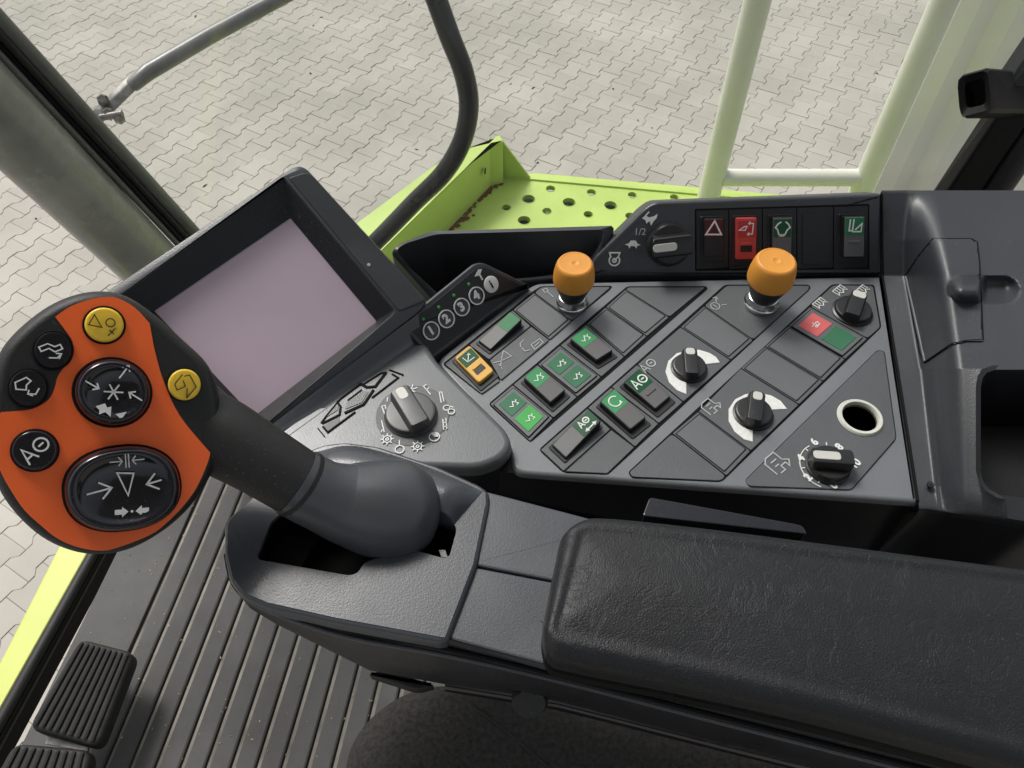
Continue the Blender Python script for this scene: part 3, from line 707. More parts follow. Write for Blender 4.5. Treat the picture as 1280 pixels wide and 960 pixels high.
mk('scale_ticks', tk, 'print_white', con, smooth=False)
# --- round socket
Cs = CP.p(1075, 522); n=Z
mk('socket_ring', lathe(Cs, Z, [(.0150,-.004),(.0195,-.002),(.0198,.0005),(.0185,.0022),(.0160,.0022),(.0150,.0005),(.0150,-.004)], 40), 'ring_white', con)
# hollow cup standing in a real well
cupr = ((.0152,.0005),(.0148,-.004),(.0142,-.020),(.0050,-.0205))
cup = bmesh.new(); loft([[Cs+V((cos(t*pi/18)*r_, sin(t*pi/18)*r_, z_)) for t in range(36)] for r_, z_ in cupr], cup, cap0=False)
cutter = mk('cutter', lathe(Cs, Z, [(.0154,-.06),(.0154,.02)], 40), 'gap_black')
bpy.context.view_layer.update()
for ob_c in [o for o in con.children if o.name.split('.')[0] in ('deck', 'strip_recess', 'cover_plate')]:
    if ob_c.name.startswith('deck') or (ob_c.matrix_world.translation-Cs).length < .06 and max((v.co-(Cs-ob_c.matrix_world.translation)).length for v in ob_c.data.vertices) > .06:
        md = ob_c.modifiers.new('b', 'BOOLEAN'); md.object = cutter; md.operation = 'DIFFERENCE'; md.solver = 'EXACT'
        ob_c.modifiers.move(len(ob_c.modifiers)-1, 0)
        wn = [m_ for m_ in ob_c.modifiers if m_.type == 'WEIGHTED_NORMAL']
        for m_ in wn: ob_c.modifiers.remove(m_)
        bpy.context.view_layer.update()
        nm_ = bpy.data.meshes.new_from_object(ob_c.evaluated_get(bpy.context.evaluated_depsgraph_get()))
        ob_c.modifiers.clear(); ob_c.data = nm_
        wn = ob_c.modifiers.new('weighted', 'WEIGHTED_NORMAL'); wn.keep_sharp = True; wn.weight = 80
bpy.data.objects.remove(cutter)
sk = mk('socket', cup, 'socket_brown', con)
mk('contact', bar(Cs+V((-.013,.003,-.014)), Cs+V((-.003,.006,-.014)), V((0,.004,0)), Z*.0015), 'strip_grey', sk)

# --- orange pull knobs
def pull(c, ytop, rpx, label=None):
    C = CP.p(*c); r = rpx/F*proj(C+Z*.05)[2]
    lo, hi = 0, .15
    for _ in range(30):
        m_ = (lo+hi)/2
        if proj(C+Z*m_)[1] > ytop: lo = m_
        else: hi = m_
    h = lo
    st = mk('pull_knob', lathe(C, Z, [(r*.76,0),(r*.79,h*.03),(r*.78,h*.07),(r*.70,h*.10),(r*.66,h*.20),(r*.56,h*.22)], 36), 'chrome', con)
    mk('boot', lathe(C, Z, [(r*.56,h*.13),(r*.64,h*.24),(r*.74,h*.36),(r*.90,h*.51),(r*.935,h*.545),(r*.5,h*.55)], 36), 'black_plastic', st)
    mk('cap', lathe(C, Z, [(r*.60,h*.535),(r*.93,h*.545),(r*.985,h*.575),(r*1.0,h*.635),(r*.985,h*.75),(r*.935,h*.87),(r*.88,h*.95),(r*.82,h*.99),(r*.74,h*1.0),(r*.72,h*.992),(r*.30,h*.992),(r*.22,h*.998),(r*.16,h*.998),(r*.10,h*.985),(r*.02,h*.985)], 40), 'orange_knob', st, ang=50)
pull((714.5,379.5), 329, 26.5); pull((951,380), 325.5, 29.2)

# --- upright switch bank behind the deck
BB = W(930, 345.5, HC); TH = radians(55); BP = Pl(BB, (0, -sin(TH), cos(TH)))
bw = [(736,334),(742,322),(806,260),(818,252.5),(1101.5,242),(1102,345.5),(738,345.5)]
mk('switch_bank', slab(rnd(BP.pts(bw), [.002,.006,.006,.006,.002,.001,.001]), BP.n, .03, .004, 3), 'body_grey', con)
def bplate(px, m, off=.0008, r=.002, nm='bank_plate', th=.002, ins=0): return mk(nm, slab(rnd(inset(BP.pts(px, off), ins, BP.n), r, 3), BP.n, th, .0005, 2), m, con)
bplate([(752,333),(754,328),(816,266),(822,263.5),(868,262),(869,338.5),(753,338.5)], 'body_grey', .0006, .003)
xs = [(870,262,911,260.6),(911,260.6,953,259.4),(953,259.4,996,258.2),(996,258.2,1042,257),(1042,257,1085.5,255.8)]
bplate([(868.5,261),(1087,254.5),(1087,336.5),(869,338.8)], 'gap_black', .0004, .001, 'bank_recess')
for x0, y0, x1, y1 in xs:
    bplate([(x0, y0+1.2), (x1, y1+1.2), (x1, 335.2), (x0, 337)], 'black_plastic', .0012, .0008, 'switch_frame', .002, .0004)
def brock(x0, x1, y0, y1, **k):
    pl = Pl(BP.o+BP.n*.0012, BP.n); return rocker(pl, [(x0, y0), (x1, y0-.6), (x1, y1-.6), (x0, y1)], right=RX, **k)
brock(875.5, 904.5, 271, 327, z0=.0055, z1=.003, lens=True, lens_mat='red_dark', body='black_plastic', lensfrac=(.03,.48), symsize=.0085, symw=.0016, sym=[[(-.9,-.7),(.9,-.7),(0,.85),(-.9,-.7)], ['F',(-.3,-.45),(.3,-.45),(0,.15)]][:1])
brock(915.5, 945, 270, 331, z0=.0065, z1=.0035, lens=True, lens_mat='red_lens', body='red_body', clip=True, lensfrac=(.05,.46), symsize=.0075, symw=.0010, sym=[[(-1,-.2),(-.3,.3),(0,.3),(-.2,-.2),(-1,-.2)], [(.1,.7),(.8,.7),(.8,-.7),(.1,-.7)], [(.3,.95),(.3,.5)], [(.3,-.95),(.3,-.5)]])
brock(960, 989.5, 269, 330, z0=.0065, z1=.003, lens=True, lens_mat='green_dark', lensfrac=(.05,.48), symsize=.0085, symw=.0014, sym=[[(-.35,-.75),(.35,-.75),(.55,-.2),(.85,.1),(.6,.5),(.25,.75)], [(-.35,-.75),(-.55,-.2),(-.85,.1),(-.6,.5),(-.25,.75)], ['F',(-.3,-.95),(.3,-.95),(.3,-.65),(-.3,-.65)]])
brock(1048, 1078.5, 268, 328, z0=.0075, z1=.006, lens=True, lens_mat='green_mid', clip=True, lensfrac=(.03,.45), symsize=.0085, symw=.0013, sym=[[(-.6,.8),(-.6,-.5),(-.2,-.5),(-.2,.8)], [(-.2,-.6),(.8,-.6),(.8,.3),(.1,-.4)]])
bplate([(1003,267),(1038,266),(1038,329.5),(1003,330.5)], 'black_plastic', .0022, .0012, 'blank_cover', .0015)
# throttle knob and its symbols
kb = knob(BP, (836,305), 24.5, .022, pxdir(BP, (836,305), (802,309)), ridge=.50, pw=.20, plen=(-.2,1.0), skirt=1.14)
def bpic(c, size, lines, width, m='print_white'): icon('symbol', con, BP, c, (c[0]+20, c[1]), size, lines, width, m, .0012)
bpic((812,274), .0085, [['F',(-.9,.1),(-.5,.45),(-.1,.2),(.5,.35),(.9,.6),(.8,.1),(.5,-.2),(.2,-.75),(0,-.2),(-.35,-.5),(-.5,-.1)], [(-.5,.4),(-.1,.85)]], .0013)
bpic((791,306), .0085, [['F',(-.95,.05),(-.5,.15),(-.25,.5),(.3,.5),(.6,.1),(.95,0),(.5,-.15),(.45,-.45),(.2,-.15),(-.25,-.15),(-.4,-.45),(-.55,-.1)]], .001)
text('symbol', con, BP, (800,290), (820,290), '1/2', .0095, 'print_grey', .0012)
bpic((768,325.5), .0085, [circ(.62, 16, 2.2, 7.2), [(-.45,.45),(-.6,.9),(.6,.9),(.45,.45)], circ(.22, 10), [(0,0),(.4,.4)]], .0014)

# ================================================================== STORAGE TRAY behind the deck
tray = empty('storage_tray', W(620, 320, .62), 'empty black storage tray sunk behind the numbered keypad', 'tray')
HT = .515
to = [(487,312,.512),(497,303,.512),(538,286.5,.515),(770,279.5,.515),(752,316,.53),(735,344,.556),(664,352,.556),(560,360,.556),(548,380,.556)]
ti = [(494,314,.512),(505,305,.512),(545,293,.515),(750,287.5,.515),(757,293,.517),(728,338,.556),(660,347,.556),(565,352,.556),(551,370,.556)]
T0 = rnd([W(*q_) for q_ in to], .006); T1 = rnd([W(*q_) for q_ in ti], .008)
tb = loft([[p-Z*.12 for p in T0], [p-Z*.004 for p in T0], [p for p in inset(T0, .003, Z)], [p+(q-p)*.9 for p, q in zip(inset(T0, .003, Z), T1)], [p-Z*.004 for p in T1], [p-Z*.075 for p in inset(T1, .004, Z)]], cap0=True, cap1=True)
mk('tray_shell', tb, 'body_grey', tray)
mk('tray_liner', slab([p-Z*.072 for p in inset(T1, .008, Z)], Z, .002), 'black_plastic', tray)

# ================================================================== KEYPAD with numbered buttons
ka, kb_, kc = W(541, 447, .547), W(664, 356.5, .545), W(505, 402, .513)
kn = (kb_-ka).cross(kc-ka).normalized(); kn = kn if kn.z > 0 else -kn
KP = Pl(ka, kn)
key = empty('keypad', W(570, 400, .58), 'black wedge keypad with buttons numbered one to four beside the display', 'keypad')
ko = KP.pts([(541,450),(665,357),(606,328),(594,329),(507,400),(503,410)])
ko = rnd(ko, [.004,.004,.006,.006,.007,.006])
n_ = KP.n
dn = [V((p.x, p.y, CAMZ-.585)) for p in ko]
i1 = inset(ko, .003, n_)
mk('housing', loft([dn, [p-n_*.003 for p in ko], [p-n_*.0008 for p in inset(ko, .001, n_)], i1]), 'body_grey', key)
mk('face', slab([p+n_*.0003 for p in inset(ko, .0045, n_)], n_, .001, .0002, 1), 'black_plastic', key)
bc = [(538.6,413.4),(557.7,398.6),(576.7,383.8),(595.3,369.7),(614,355.5)]
for k, (x, y) in enumerate(bc):
    C = KP.p(x, y, .0006); r = .0082
    ex, ey, q = frame(n_, KP.p(595, 369)-KP.p(538, 413))
    if k < 4:
        b_ = mk('button', lathe(C, n_, [(r,-.0005),(r,.0003),(r*.9,.0009),(r*.2,.0010)], 28), 'gloss_black', key)
        mk('ring', loft([[C+(ex*cos(t*pi/16)+ey*sin(t*pi/16))*rr+n_*z_ for t in range(32)] for rr, z_ in ((r*.92,.0006),(r*1.06,.0004),(r*1.06,.0012),(r*.92,.0012),(r*.92,.0006))], cap0=False, cap1=False), 'print_white', b_)
        text('numeral', b_, KP, (x, y), (x+19, y-14.6), str(k+1), .0115, 'print_white', .0018, .0006)
        c2 = KP.p(x-9.5, y-14.5, .0005); mk('indicator_light', lathe(c2, n_, [(.0016,-.0003),(.0015,.0005),(.0005,.0010)], 10), 'green_bright', key)
    else:
        b_ = mk('button', lathe(C, n_, [(r,-.0005),(r,.0003),(r*.9,.0009),(r*.2,.0010)], 28), 'print_white', key)
        text('letter', b_, KP, (x, y), (x+19, y-14.6), 'i', .0120, 'gap_black', .0018, .0002)
icon('symbol', key, KP, (599.5,344), (619,330), .006, [['F',(-.9,.3),(.3,.9),(.9,.6),(.2,.1),(.2,-.9),(-.1,-.9),(-.1,0)]], .001, 'print_white', .0005)

# ================================================================== DISPLAY TERMINAL
BR = W(468, 402, .515); SP = Pl(BR, (.27, -.47, .84))
ter = empty('display_terminal', W(400, 430, .75), 'dark grey display terminal with a blank screen painted with a mauve reflection', 'display terminal')
sn = SP.n
scr = [(362,275),(468,402),(312,522),(197,388.5)]
o_ = SP.pts([(376,200),(537,376),(523,392),(330,541),(104,381)], .016)
Wn = SP.pts([(354,222),(493,388.5),(489,394),(329,533),(148,372)], .016)
Wb = SP.pts([(363,272.5),(470.5,401),(469,403.5),(311.5,525),(193,388.5)], .0)
# case with a sunken window: outer wall, rim, sloping reveal
M = 8
def soft(P, r):                           # 4 corners -> 4*M points with rounded corners
    out = []
    R_ = rnd(P, r, M-1); return R_
Ro = soft(o_, .012); Rw = soft(Wn, .002); Rb = soft(Wb, .001)
case = loft([[p-sn*.05 for p in Ro], [p-sn*.005 for p in Ro], [p-sn*.0015 for p in inset(Ro, .0015, sn)], [p for p in inset(Ro, .005, sn)], [p+sn*.0002 for p in inset(Rw, -.001, sn)], [p-sn*.001 for p in Rw]], cap1=False)
mk('case', case, 'terminal_grey', ter, ang=30)
mk('bezel', loft([[p-sn*.001 for p in Rw], Rb], cap0=False, cap1=False), 'bezel_black', ter, ang=30)
s4 = SP.pts([(363.5,271),(473,401.5),(311.5,528),(190,389)], -.0006)
mk('screen', slab(s4, sn, .003, .0002, 1), 'screen_glass', ter)
# separate right-hand cover strip of the case
cv = SP.pts([(386,213),(533,375),(499,389.5),(360,222)], .0172)
mk('side_cover', slab(rnd(cv, [.008,.003,.003,.003]), sn, .003, .0015, 2), 'terminal_grey', ter)
mk('latch_mark', lathe(SP.p(461,331,.0172), sn, [(.0016,0),(.0012,.0006)], 10), 'print_grey', ter)
# lower trim that carries the emblem and the dial
HB = .535; TB = level(HB)
tr = [(331,531),(497,389),(513,410),(545,455),(640,545),(648,562),(620,590),(465,594),(400,570),(250,640),(215,600)]
tb_ = rnd(TB.pts([(318,557),(524,410),(545,449),(634,537),(641,556),(628,573),(600,585),(466,582),(380,580),(305,596),(262,556)]), [.002,.004,.01,.01,.008,.008,.02,.01,.01,.004,.004])
mk('lower_trim', slab(tb_, Z, .013, .006, 4), 'trim_grey', ter)
mk('trim_base', slab([p-Z*.0125 for p in inset(tb_, .0015, Z)], Z, .045, .001), 'black_plastic', ter)
sA = [SP.p(x, y, .0152) for x, y in ((300,561),(330,538.5),(425,465.5),(523,392))]; sC = [TB.p(x, y, .0004) for x, y in ((296,594),(327,569),(425,498),(526,424))]
sB = [a_.lerp(c_, .5)-Z*.0035 for a_, c_ in zip(sA, sC)]; sQ = [a_.lerp(c_, .2)-Z*.001 for a_, c_ in zip(sA, sC)]; sR = [a_.lerp(c_, .8)-Z*.0028 for a_, c_ in zip(sA, sC)]
mk('trim_cove', loft([sA, sQ, sB, sR, sC], closed=False), 'trim_grey', ter, ang=80)
# emblem: recessed dark diamond figure
ez = lambda L: [(390+x/9.6, 450+y/9.6) for x, y in L]
eb = bmesh.new()
def est(L, wd, z=.0008):
    P = [TB.p(x, y, .0002) for x, y in ez(L)]; c = P[0]; ex, ey, q = frame(Z, RX)
    strokes([[((p-c).dot(ex), (p-c).dot(ey)) for p in P]], wd, c, ex, ey, q, 1, eb, z)
est([(70,820),(155,925)], .0008); est([(930,120),(1090,180),(1080,190)], .0011)
est([(120,765),(330,660),(345,560),(300,510)], .0017); est([(110,760),(160,690),(340,470),(570,300)], .0013)
est([(130,800),(190,870),(520,625)], .0015); est([(390,640),(620,535),(740,360)], .0022)
est([(560,300),(590,290),(660,330),(760,320),(890,150)], .0022); est([(430,490),(600,360)], .0015)
est([(720,455),(1035,215),(960,170)], .0014); est([(620,290),(830,160),(890,150)], .0010)
mk('emblem', eb, 'gap_black', ter, smooth=False)
ef = bmesh.new()
for L in ([(150,700),(310,600),(330,510),(290,520)], [(400,590),(600,510),(680,380),(600,370),(420,500)], [(140,790),(190,860),(330,760),(330,680)]):
    P = [TB.p(x, y, .0003) for x, y in ez(L)]; loft([P, [p+Z*.0003 for p in P]], ef)
mk('emblem_field', ef, 'body_grey', ter, smooth=False)
# dial
DC = (516, 519); Cd = TB.p(*DC)
rdk = (TB.p(562, 519)-TB.p(470, 519)).length/2
mk('dial_plate', lathe(Cd, Z, [(rdk*1.0,-.002),(rdk,.0003),(rdk*.97,.0007),(.001,.0007)], 48), 'knob_grey', ter).data.materials[0] = MAT['plate_grey']
kb = knob(TB, (514,520), 31, .0165, pxdir(TB, (515,519), (497,490)), 'knob_grey', ridge=.40, parent=ter, pw=.20, plen=(.35,.97), skirt=1.08, name='dial_knob')
GEAR = [circ(.55, 12), circ(.2, 8)]+[[(cos(t)*.6, sin(t)*.6), (cos(t)*.9, sin(t)*.9)] for t in [k*pi/4 for k in range(8)]]
dic = [((514,487),[[(0,-.9),(0,.9)],[(-.8,-.45),(.8,.45)],[(-.8,.45),(.8,-.45)]]), ((535,487),[[(-.4,-.9),(0,.9)],[(0,.9),(.5,.8)],[(-.2,.1),(.3,.1)]]),
 ((551,497),[[(-.6,-.7),(.5,.8)],[(-.2,-.8),(.8,.6)],[(.5,.8),(.8,.6)]]), ((561,512),[circ(.45,10,cx=0,cy=.45),circ(.45,10,cx=0,cy=-.5),[(.4,.4),(.7,-.2)]]),
 ((556,530),[[(-.8,-.6),(.4,.8)],[(-.4,-.8),(.8,.6)],[(-.5,-.2),(-.1,-.5)],[(0,.3),(.4,0)]]), ((543,546),[circ(.7,14),['F',(0,.6),(.5,.5),(.6,0),(.4,-.4),(0,-.1)]]),
 ((522,558),GEAR), ((499,560),[circ(.6,12,cx=-.1,cy=-.2),[(.3,.3),(.9,.9)]]), ((484,549),GEAR), ((478,533),[[(-.5,-.9),(.6,.8)],[(-.4,-.4),(-.8,-.6)]]),
 ((481,514),[[(-.6,-.8),(.3,.9),(.7,.7),(-.2,-.9),(-.6,-.8)]]), ((489,500),[[(-.5,-.5),(.5,.5)],[(-.6,.2),(0,.7)]])]
for c, L in dic: icon('symbol', ter, TB, c, rd(c), .0062, L, .0009, 'print_white', .0009)
mk('stem', loft([[W(x, y, .56) for x, y in ((300,480),(480,430),(560,520),(420,575))], [W(x, y, .56)-Z*.35 for x, y in ((300,480),(480,430),(560,520),(420,575))]]), 'black_plastic', ter)

# ================================================================== STORAGE BOX at the rear of the console
box = empty('storage_box', W(1220, 450, .80), 'dark grey moulded storage box with lid, finger scoop and open pocket', 'storage box')
rows = [(240,(1102.5,1132,1160),(.487,.488,.486),.485), (300,(1102.8,1131,1170),(.521,.517,.484),.482), (345,(1103.5,1131.5,1178),(.549,.545,.487),.482), (440,(1119,1148,1190),(.550,.547,.492),.484),
        (532,(1133.5,1164,1200),(.550,.547,.500),.488), (600,(1144,1176,1199),(.550,.548,.527),.494), (632,(1148.5,1181.5,1200),(.552,.551,.545),.505), (660,(1152,1186,1204),(.560,.560,.560),.56)]
def hs_(x, y):
    k = 0
    while k < len(rows)-2 and y > rows[k+1][0]: k += 1
    a_, b_ = rows[k], rows[k+1]; t = min(1, max(0, (y-a_[0])/(b_[0]-a_[0])))
    X = [u+(v-u)*t for u, v in zip(a_[1], b_[1])]; H = [u+(v-u)*t for u, v in zip(a_[2], b_[2])]; HTt = a_[3]+(b_[3]-a_[3])*t
    def lin(x):
        if x <= X[1]: return H[0]+(H[1]-H[0])*(x-X[0])/(X[1]-X[0])
        if x <= X[2]:
            return H[1]+(H[2]-H[1])*(x-X[1])/(X[2]-X[1])
        return H[2]+(HTt-H[2])*min(1, (x-X[2])/(1290-X[2]))
    w_ = 7 if x > X[1]+6 else 1.5
    h = sum(lin(x+d*w_) for d in (-1.5, -1, -.5, 0, .5, 1, 1.5))/7
    # finger scoop: a bump running into a hollow
    def caps(x, y, x0, x1, yc, r):
        dx = max(x0-x, 0, x-x1); return sqrt(dx*dx+((y-yc)*1.15)**2)/r
    d1 = caps(x, y, 1204, 1222, 361, 19)
    if d1 < 1: h -= .013*(1-d1*d1)**.9*max(0, min(1, (1231-x)/8))
    d2 = caps(x, y, 1228, 1254, 362, 20)
    if d2 < 1: h += .010*(1-d2*d2)**.9*max(0, min(1, (x-1224)/8))
    return h
ys = sorted(set([238+2.0*k for k in range(0, 112)]+[462, 606, 632, 645]))
ys = [y for y in ys if y <= 634]+[636]
def sh(x, y): return y+.16*max(0, x-1160)*min(1, max(0, (y-480)/150))
uu = [k/70 for k in range(71)]
def rowx(y):
    k = 0
    while k < len(rows)-2 and y > rows[k+1][0]: k += 1
    a_, b_ = rows[k], rows[k+1]; t = min(1, max(0, (y-a_[0])/(b_[0]-a_[0]))); return a_[1][0]+(b_[1][0]-a_[1][0])*t
PX0, PY0, PY1 = 1226, 462, 606
lidpoly = [(1131.5,345),(1150,318),(1166,299),(1214,299),(1221,303),(1224,330),(1228,425),(1208,426),(1190,430),(1175,440),(1156,453),(1150,440)]
def inside(x, y, P):
    c = False
    for i in range(len(P)):
        (x0, y0), (x1, y1) = P[i-1], P[i]
        if (y0 > y) != (y1 > y) and x < (x1-x0)*(y-y0)/(y1-y0)+x0: c = not c
    return c
def colxs(y):
    x0 = rowx(y); return [x0+(PX0-x0)*k/52 for k in range(53)]+[PX0+(1400-PX0)*k/60 for k in range(1, 61)]
gb = bmesh.new(); lb_ = bmesh.new(); grid = []; lg = {}
for y in ys: grid.append([(x, y) for x in colxs(y)])
vg = [[None]*113 for _ in ys]
def gv(r, c):
    if vg[r][c] is None: x, y = grid[r][c]; vg[r][c] = gb.verts.new(W(x, sh(x, y), hs_(x, y)))
    return vg[r][c]
def lv(r, c):
    if (r, c) not in lg: x, y = grid[r][c]; lg[(r, c)] = lb_.verts.new(W(x, y, hs_(x, y)-.0012))
    return lg[(r, c)]
for r in range(len(ys)-1):
    for c in range(112):
        x = (grid[r][c][0]+grid[r+1][c+1][0])/2; y = (ys[r]+ys[r+1])/2
        if x > PX0 and PY0 < y < PY1: continue
        gb.faces.new((gv(r, c), gv(r, c+1), gv(r+1, c+1), gv(r+1, c)))
        if inside(x, y, lidpoly): lb_.faces.new((lv(r, c), lv(r, c+1), lv(r+1, c+1), lv(r+1, c)))
fe = [gv(len(ys)-1, c).co.copy() for c in range(0, 113, 4)]; re_ = [gv(0, c).co.copy() for c in range(0, 113, 8)]
mk('front_wall', loft([[p-Z*.0005 for p in fe], [p-Z*.006+V((0,-.002,0)) for p in fe], [p-Z*.30+V((0,.02,0)) for p in fe]], closed=False), 'black_plastic', box)  # black stands in for the shade on this operator-facing side
mk('rear_wall', loft([re_, [p-Z*.25+V((0,.02,0)) for p in re_]], closed=False), 'body_grey', box)
mk('shell', gb, 'body_grey', box, ang=55)
ld = mk('lid', lb_, 'body_grey', box, ang=55)
lo_ = []
for i in range(len(lidpoly)):
    (x0, y0), (x1, y1) = lidpoly[i-1], lidpoly[i]
    for k in range(8): x = x0+(x1-x0)*k/8; y = y0+(y1-y0)*k/8; lo_.append(W(x, y, hs_(x, y)-.0004))
mk('lid_gap', tube(lo_+[lo_[0], lo_[1]], .0011, 8, caps=False), 'gap_black', box)
mk('lid_lip', tube([W(x, y, hs_(x, y)-.0012) for x, y in ((1132,346),(1140,380),(1149,420),(1156,452))], .0013, 8), 'trim_grey', box)
# pocket: rounded dark well
def pk(x, y, dz=0): return W(x, sh(x, y), hs_(x, y))-Z*dz
rim = [pk(PX0-1, y) for y in range(PY0+14, PY1-13, 6)]
pr = [(1400,PY0),(1244,PY0),(1233,PY0+4),(1228,PY0+11),(PX0,PY0+22),(PX0,PY1-24),(1229,PY1-13),(1236,PY1-5),(1248,PY1),(1400,PY1)]
R0 = [pk(x, y) for x, y in pr]; 
wl = loft([[p+Z*.0006 for p in inset(R0, -.004, Z)], R0, [p-Z*.006 for p in inset(R0, .002, Z)], [p-Z*.07 for p in inset(R0, .008, Z)]], cap0=False)
mk('pocket', wl, 'black_plastic', box, ang=50)
for (cx, cy), arc in (((PX0, PY0), pr[1:5]), ((PX0, PY1), pr[5:9])):
    cf = bmesh.new(); vs = [cf.verts.new(pk(cx-1, cy+(-1 if cy == PY0 else 1))-Z*.0001)]+[cf.verts.new(pk(x, y)-Z*.0001) for x, y in arc]
    cf.faces.new(vs); mk('pocket_corner', cf, 'body_grey', box)
mk('seam', tube([W(1102.5, 243, .4865)]+[W(rowx(y)-.3, y, hs_(rowx(y), y)-.0004) for y in (262, 285, 310, 344, 400, 470, 540, 600, 626)], .0011, 8), 'gap_black', box)
mk('screw', lathe(W(1163, 606, .546), Z, [(.003,-.001),(.003,.0008),(.0015,.001)], 12), 'gloss_black', box)

# ================================================================== ARMREST with joystick housing
arr = empty('armrest', W(760, 800, .62), 'black armrest with leather pad and grey joystick housing', 'armrest')
HA = .455; AP = level(HA)
fo = [(285,655),(289,648),(330,610),(385,566),(405,558),(430,555),(470,560),(545,585),(598,609),(607,616),(607,630),(591,706),(556,797),(420,772),(335,753),(306,741),(291,722),(284,692)]
sl = [(338,653),(320,699),(437,719.5),(448,716),(455,703),(512,686),(555,698),(562,695),(571,662),(567,653),(556,647),(530,640),(450,615),(370,625)]
FO = AP.pts(fo); SL = rnd(AP.pts(sl), .0035, 3)
fb = holed(FO, [SL], Z, .003)
mk('housing_top', fb, 'arm_grey', arr, ang=30)
FE = rnd(FO, .004, 2)
mk('housing_edge', loft([[p-Z*.0002 for p in inset(FE, .0006, Z)], [p-Z*.0012 for p in inset(FE, -.0016, Z)], [p-Z*.004 for p in inset(FE, -.0028, Z)], [p-Z*.012 for p in inset(FE, -.003, Z)]], cap0=False, cap1=False), 'arm_grey', arr, ang=60)
mk('slot_well', loft([[p-Z*.003 for p in inset(SL, -.003, Z)], [p-Z*.04 for p in inset(SL, -.003, Z)]], cap0=False), 'gap_black', arr)
# rear plates under the pad
AR = level(HA+.004)
mk('rear_plate', slab(rnd(AR.pts([(606,613),(770,656),(760,735),(690,725.5),(590,706)]), .002), Z, .01, .002, 2), 'arm_grey', arr)
AR2 = level(HA+.0045)
mk('rear_plate', slab(rnd(AR2.pts([(589,707.5),(690,727),(760,740),(770,850),(690,833),(553,797)]), .002), Z, .01, .002, 2), 'arm_grey', arr)
hb = spline(AP.pts([(388,567),(430,557.5),(470,562.5),(545,587.5),(603,614)], .0003), 6); hf = spline(AP.pts([(368,622),(410,615),(452,617),(530,640.5),(568,655)], .0003), 6)
hr_ = []
for t in (0, .06, .14, .25, .38, .52, .66, .80, .92, 1.0):
    zz = .0135*sin(pi*min(.86, t*.86+.0))**.75 if t > 0 else 0
    hr_.append([a_.lerp(b_, t)+Z*(zz*min(1, i/5, (len(hb)-1-i)/3) if 0 < i < len(hb)-1 else 0) for i, (a_, b_) in enumerate(zip(hb, hf))])
hr_.append([p-Z*.012 for p in hf])
mk('pivot_hump', loft(hr_, closed=False), 'arm_grey', arr, ang=70)
mk('guide_clip', bar(AP.p(553,690,-.004), AP.p(556,699,-.004), V((.002,0,0)), Z*.003), 'strip_grey', arr)
# shell below: lofted between the top outline and the tucked-in keel
ot = [(283,690),(290,722),(306,742),(335,754),(420,773),(556,798),(690,832),(900,885),(1420,1018),(1420,760),(760,646),(607,612),(545,584),(470,559),(405,557),(330,608),(286,652)]
ob = [(288,700,.468),(296,731,.476),(318,757,.486),(352,783,.498),(462,838,.520),(560,856,.528),(700,880,.535),(900,932,.540),(1420,1062,.54)]
rt = [W(x, y, HA+.004) for x, y in ot]
rbm = [W(x, y, h) for x, y, h in ob]+[p-Z*(.075 if i < 5 else .03) for i, p in enumerate(rt[9:])]
m1 = [a_.lerp(b_, .12)+V((0,0,0)) for a_, b_ in zip(rt, rbm)]
m2_ = [a_.lerp(b_, .5)+V((0,-.004,-.004)) if i < 9 else a_.lerp(b_, .5) for i, (a_, b_) in enumerate(zip(rt, rbm))]
mk('shell', loft([rt, m1, m2_, rbm], cap0=False), 'shell_dark', arr, ang=50)
def skin(k, t, out=.001): return rt[k].lerp(rbm[k], t)+V((0,-out,out))
mk('trim_groove', tube(spline([skin(k, .17, .0012) for k in range(0, 9)], 4), .0016, 8), 'gap_black', arr)
mk('trim_bead', tube(spline([skin(k, .30, .0015) for k in range(0, 9)], 4), .0016, 8), 'arm_grey', arr)
mk('lower_rail', tube([W(560,845,.535), W(700,868,.535), W(900,918,.54), W(1400,1040,.54)], .010, 12), 'gloss_black', arr)
mk('adjuster_stub', lathe(W(662,868,.53), V((0,-.5,.5)), [(.012,-.03),(.012,.008),(.010,.012),(.001,.013)], 16), 'rubber_black', arr)
mk('under_foot', slab(rnd([W(x, y, .545) for x, y in ((458,842),(482,836),(545,856),(520,862))], .004), Z, .01, .002), 'rubber_black', arr)
# leather pad
HPd = .425; PP = level(HPd)
def poly_at(L, t):
    t *= len(L)-1; k = min(int(t), len(L)-2); return L[k].lerp(L[k+1], t-k)
bk = PP.pts([(706,640),(770,641),(900,655),(1100,681),(1300,707),(1440,725)]); fr_ = PP.pts([(671,811),(715,824),(850,851),(1000,884),(1150,922),(1440,1000)])
bk = spline(bk, 6); fr_ = spline(fr_, 6); rc = .021
NU, NV = 90, 40
def padz(d):
    r = .010
    if d < r: return -.012+.012*sqrt(max(0, 1-(1-d/r)**2))
    if d < .016: return -.0007*(1-cos((d-r)/(.016-r)*pi))/2
    return -.0007+.0030*min(1, (d-.016)/.03)**.7
pb = bmesh.new(); gridp = []
for i in range(NU+1):
    t = (i/NU)**1.5; A_, B_ = poly_at(bk, t), poly_at(fr_, t); row = []
    wd = (A_-B_).length; sd_ = (A_-poly_at(bk, 0)).length
    f_ = 1-(rc/(wd/2))*(1-sqrt(max(0, 1-(1-min(1, sd_/rc))**2)))
    for j in range(NV+1):
        v = 2*j/NV-1; v = v*(1.45-.45*v*v) if abs(v) < 1 else v
        v = max(-1, min(1, v)); vv = v*f_
        p = B_.lerp(A_, .5+vv/2)
        d = min((1-abs(v))*f_*wd/2, sd_)
        row.append(pb.verts.new(p+Z*padz(d)))
    gridp.append(row)
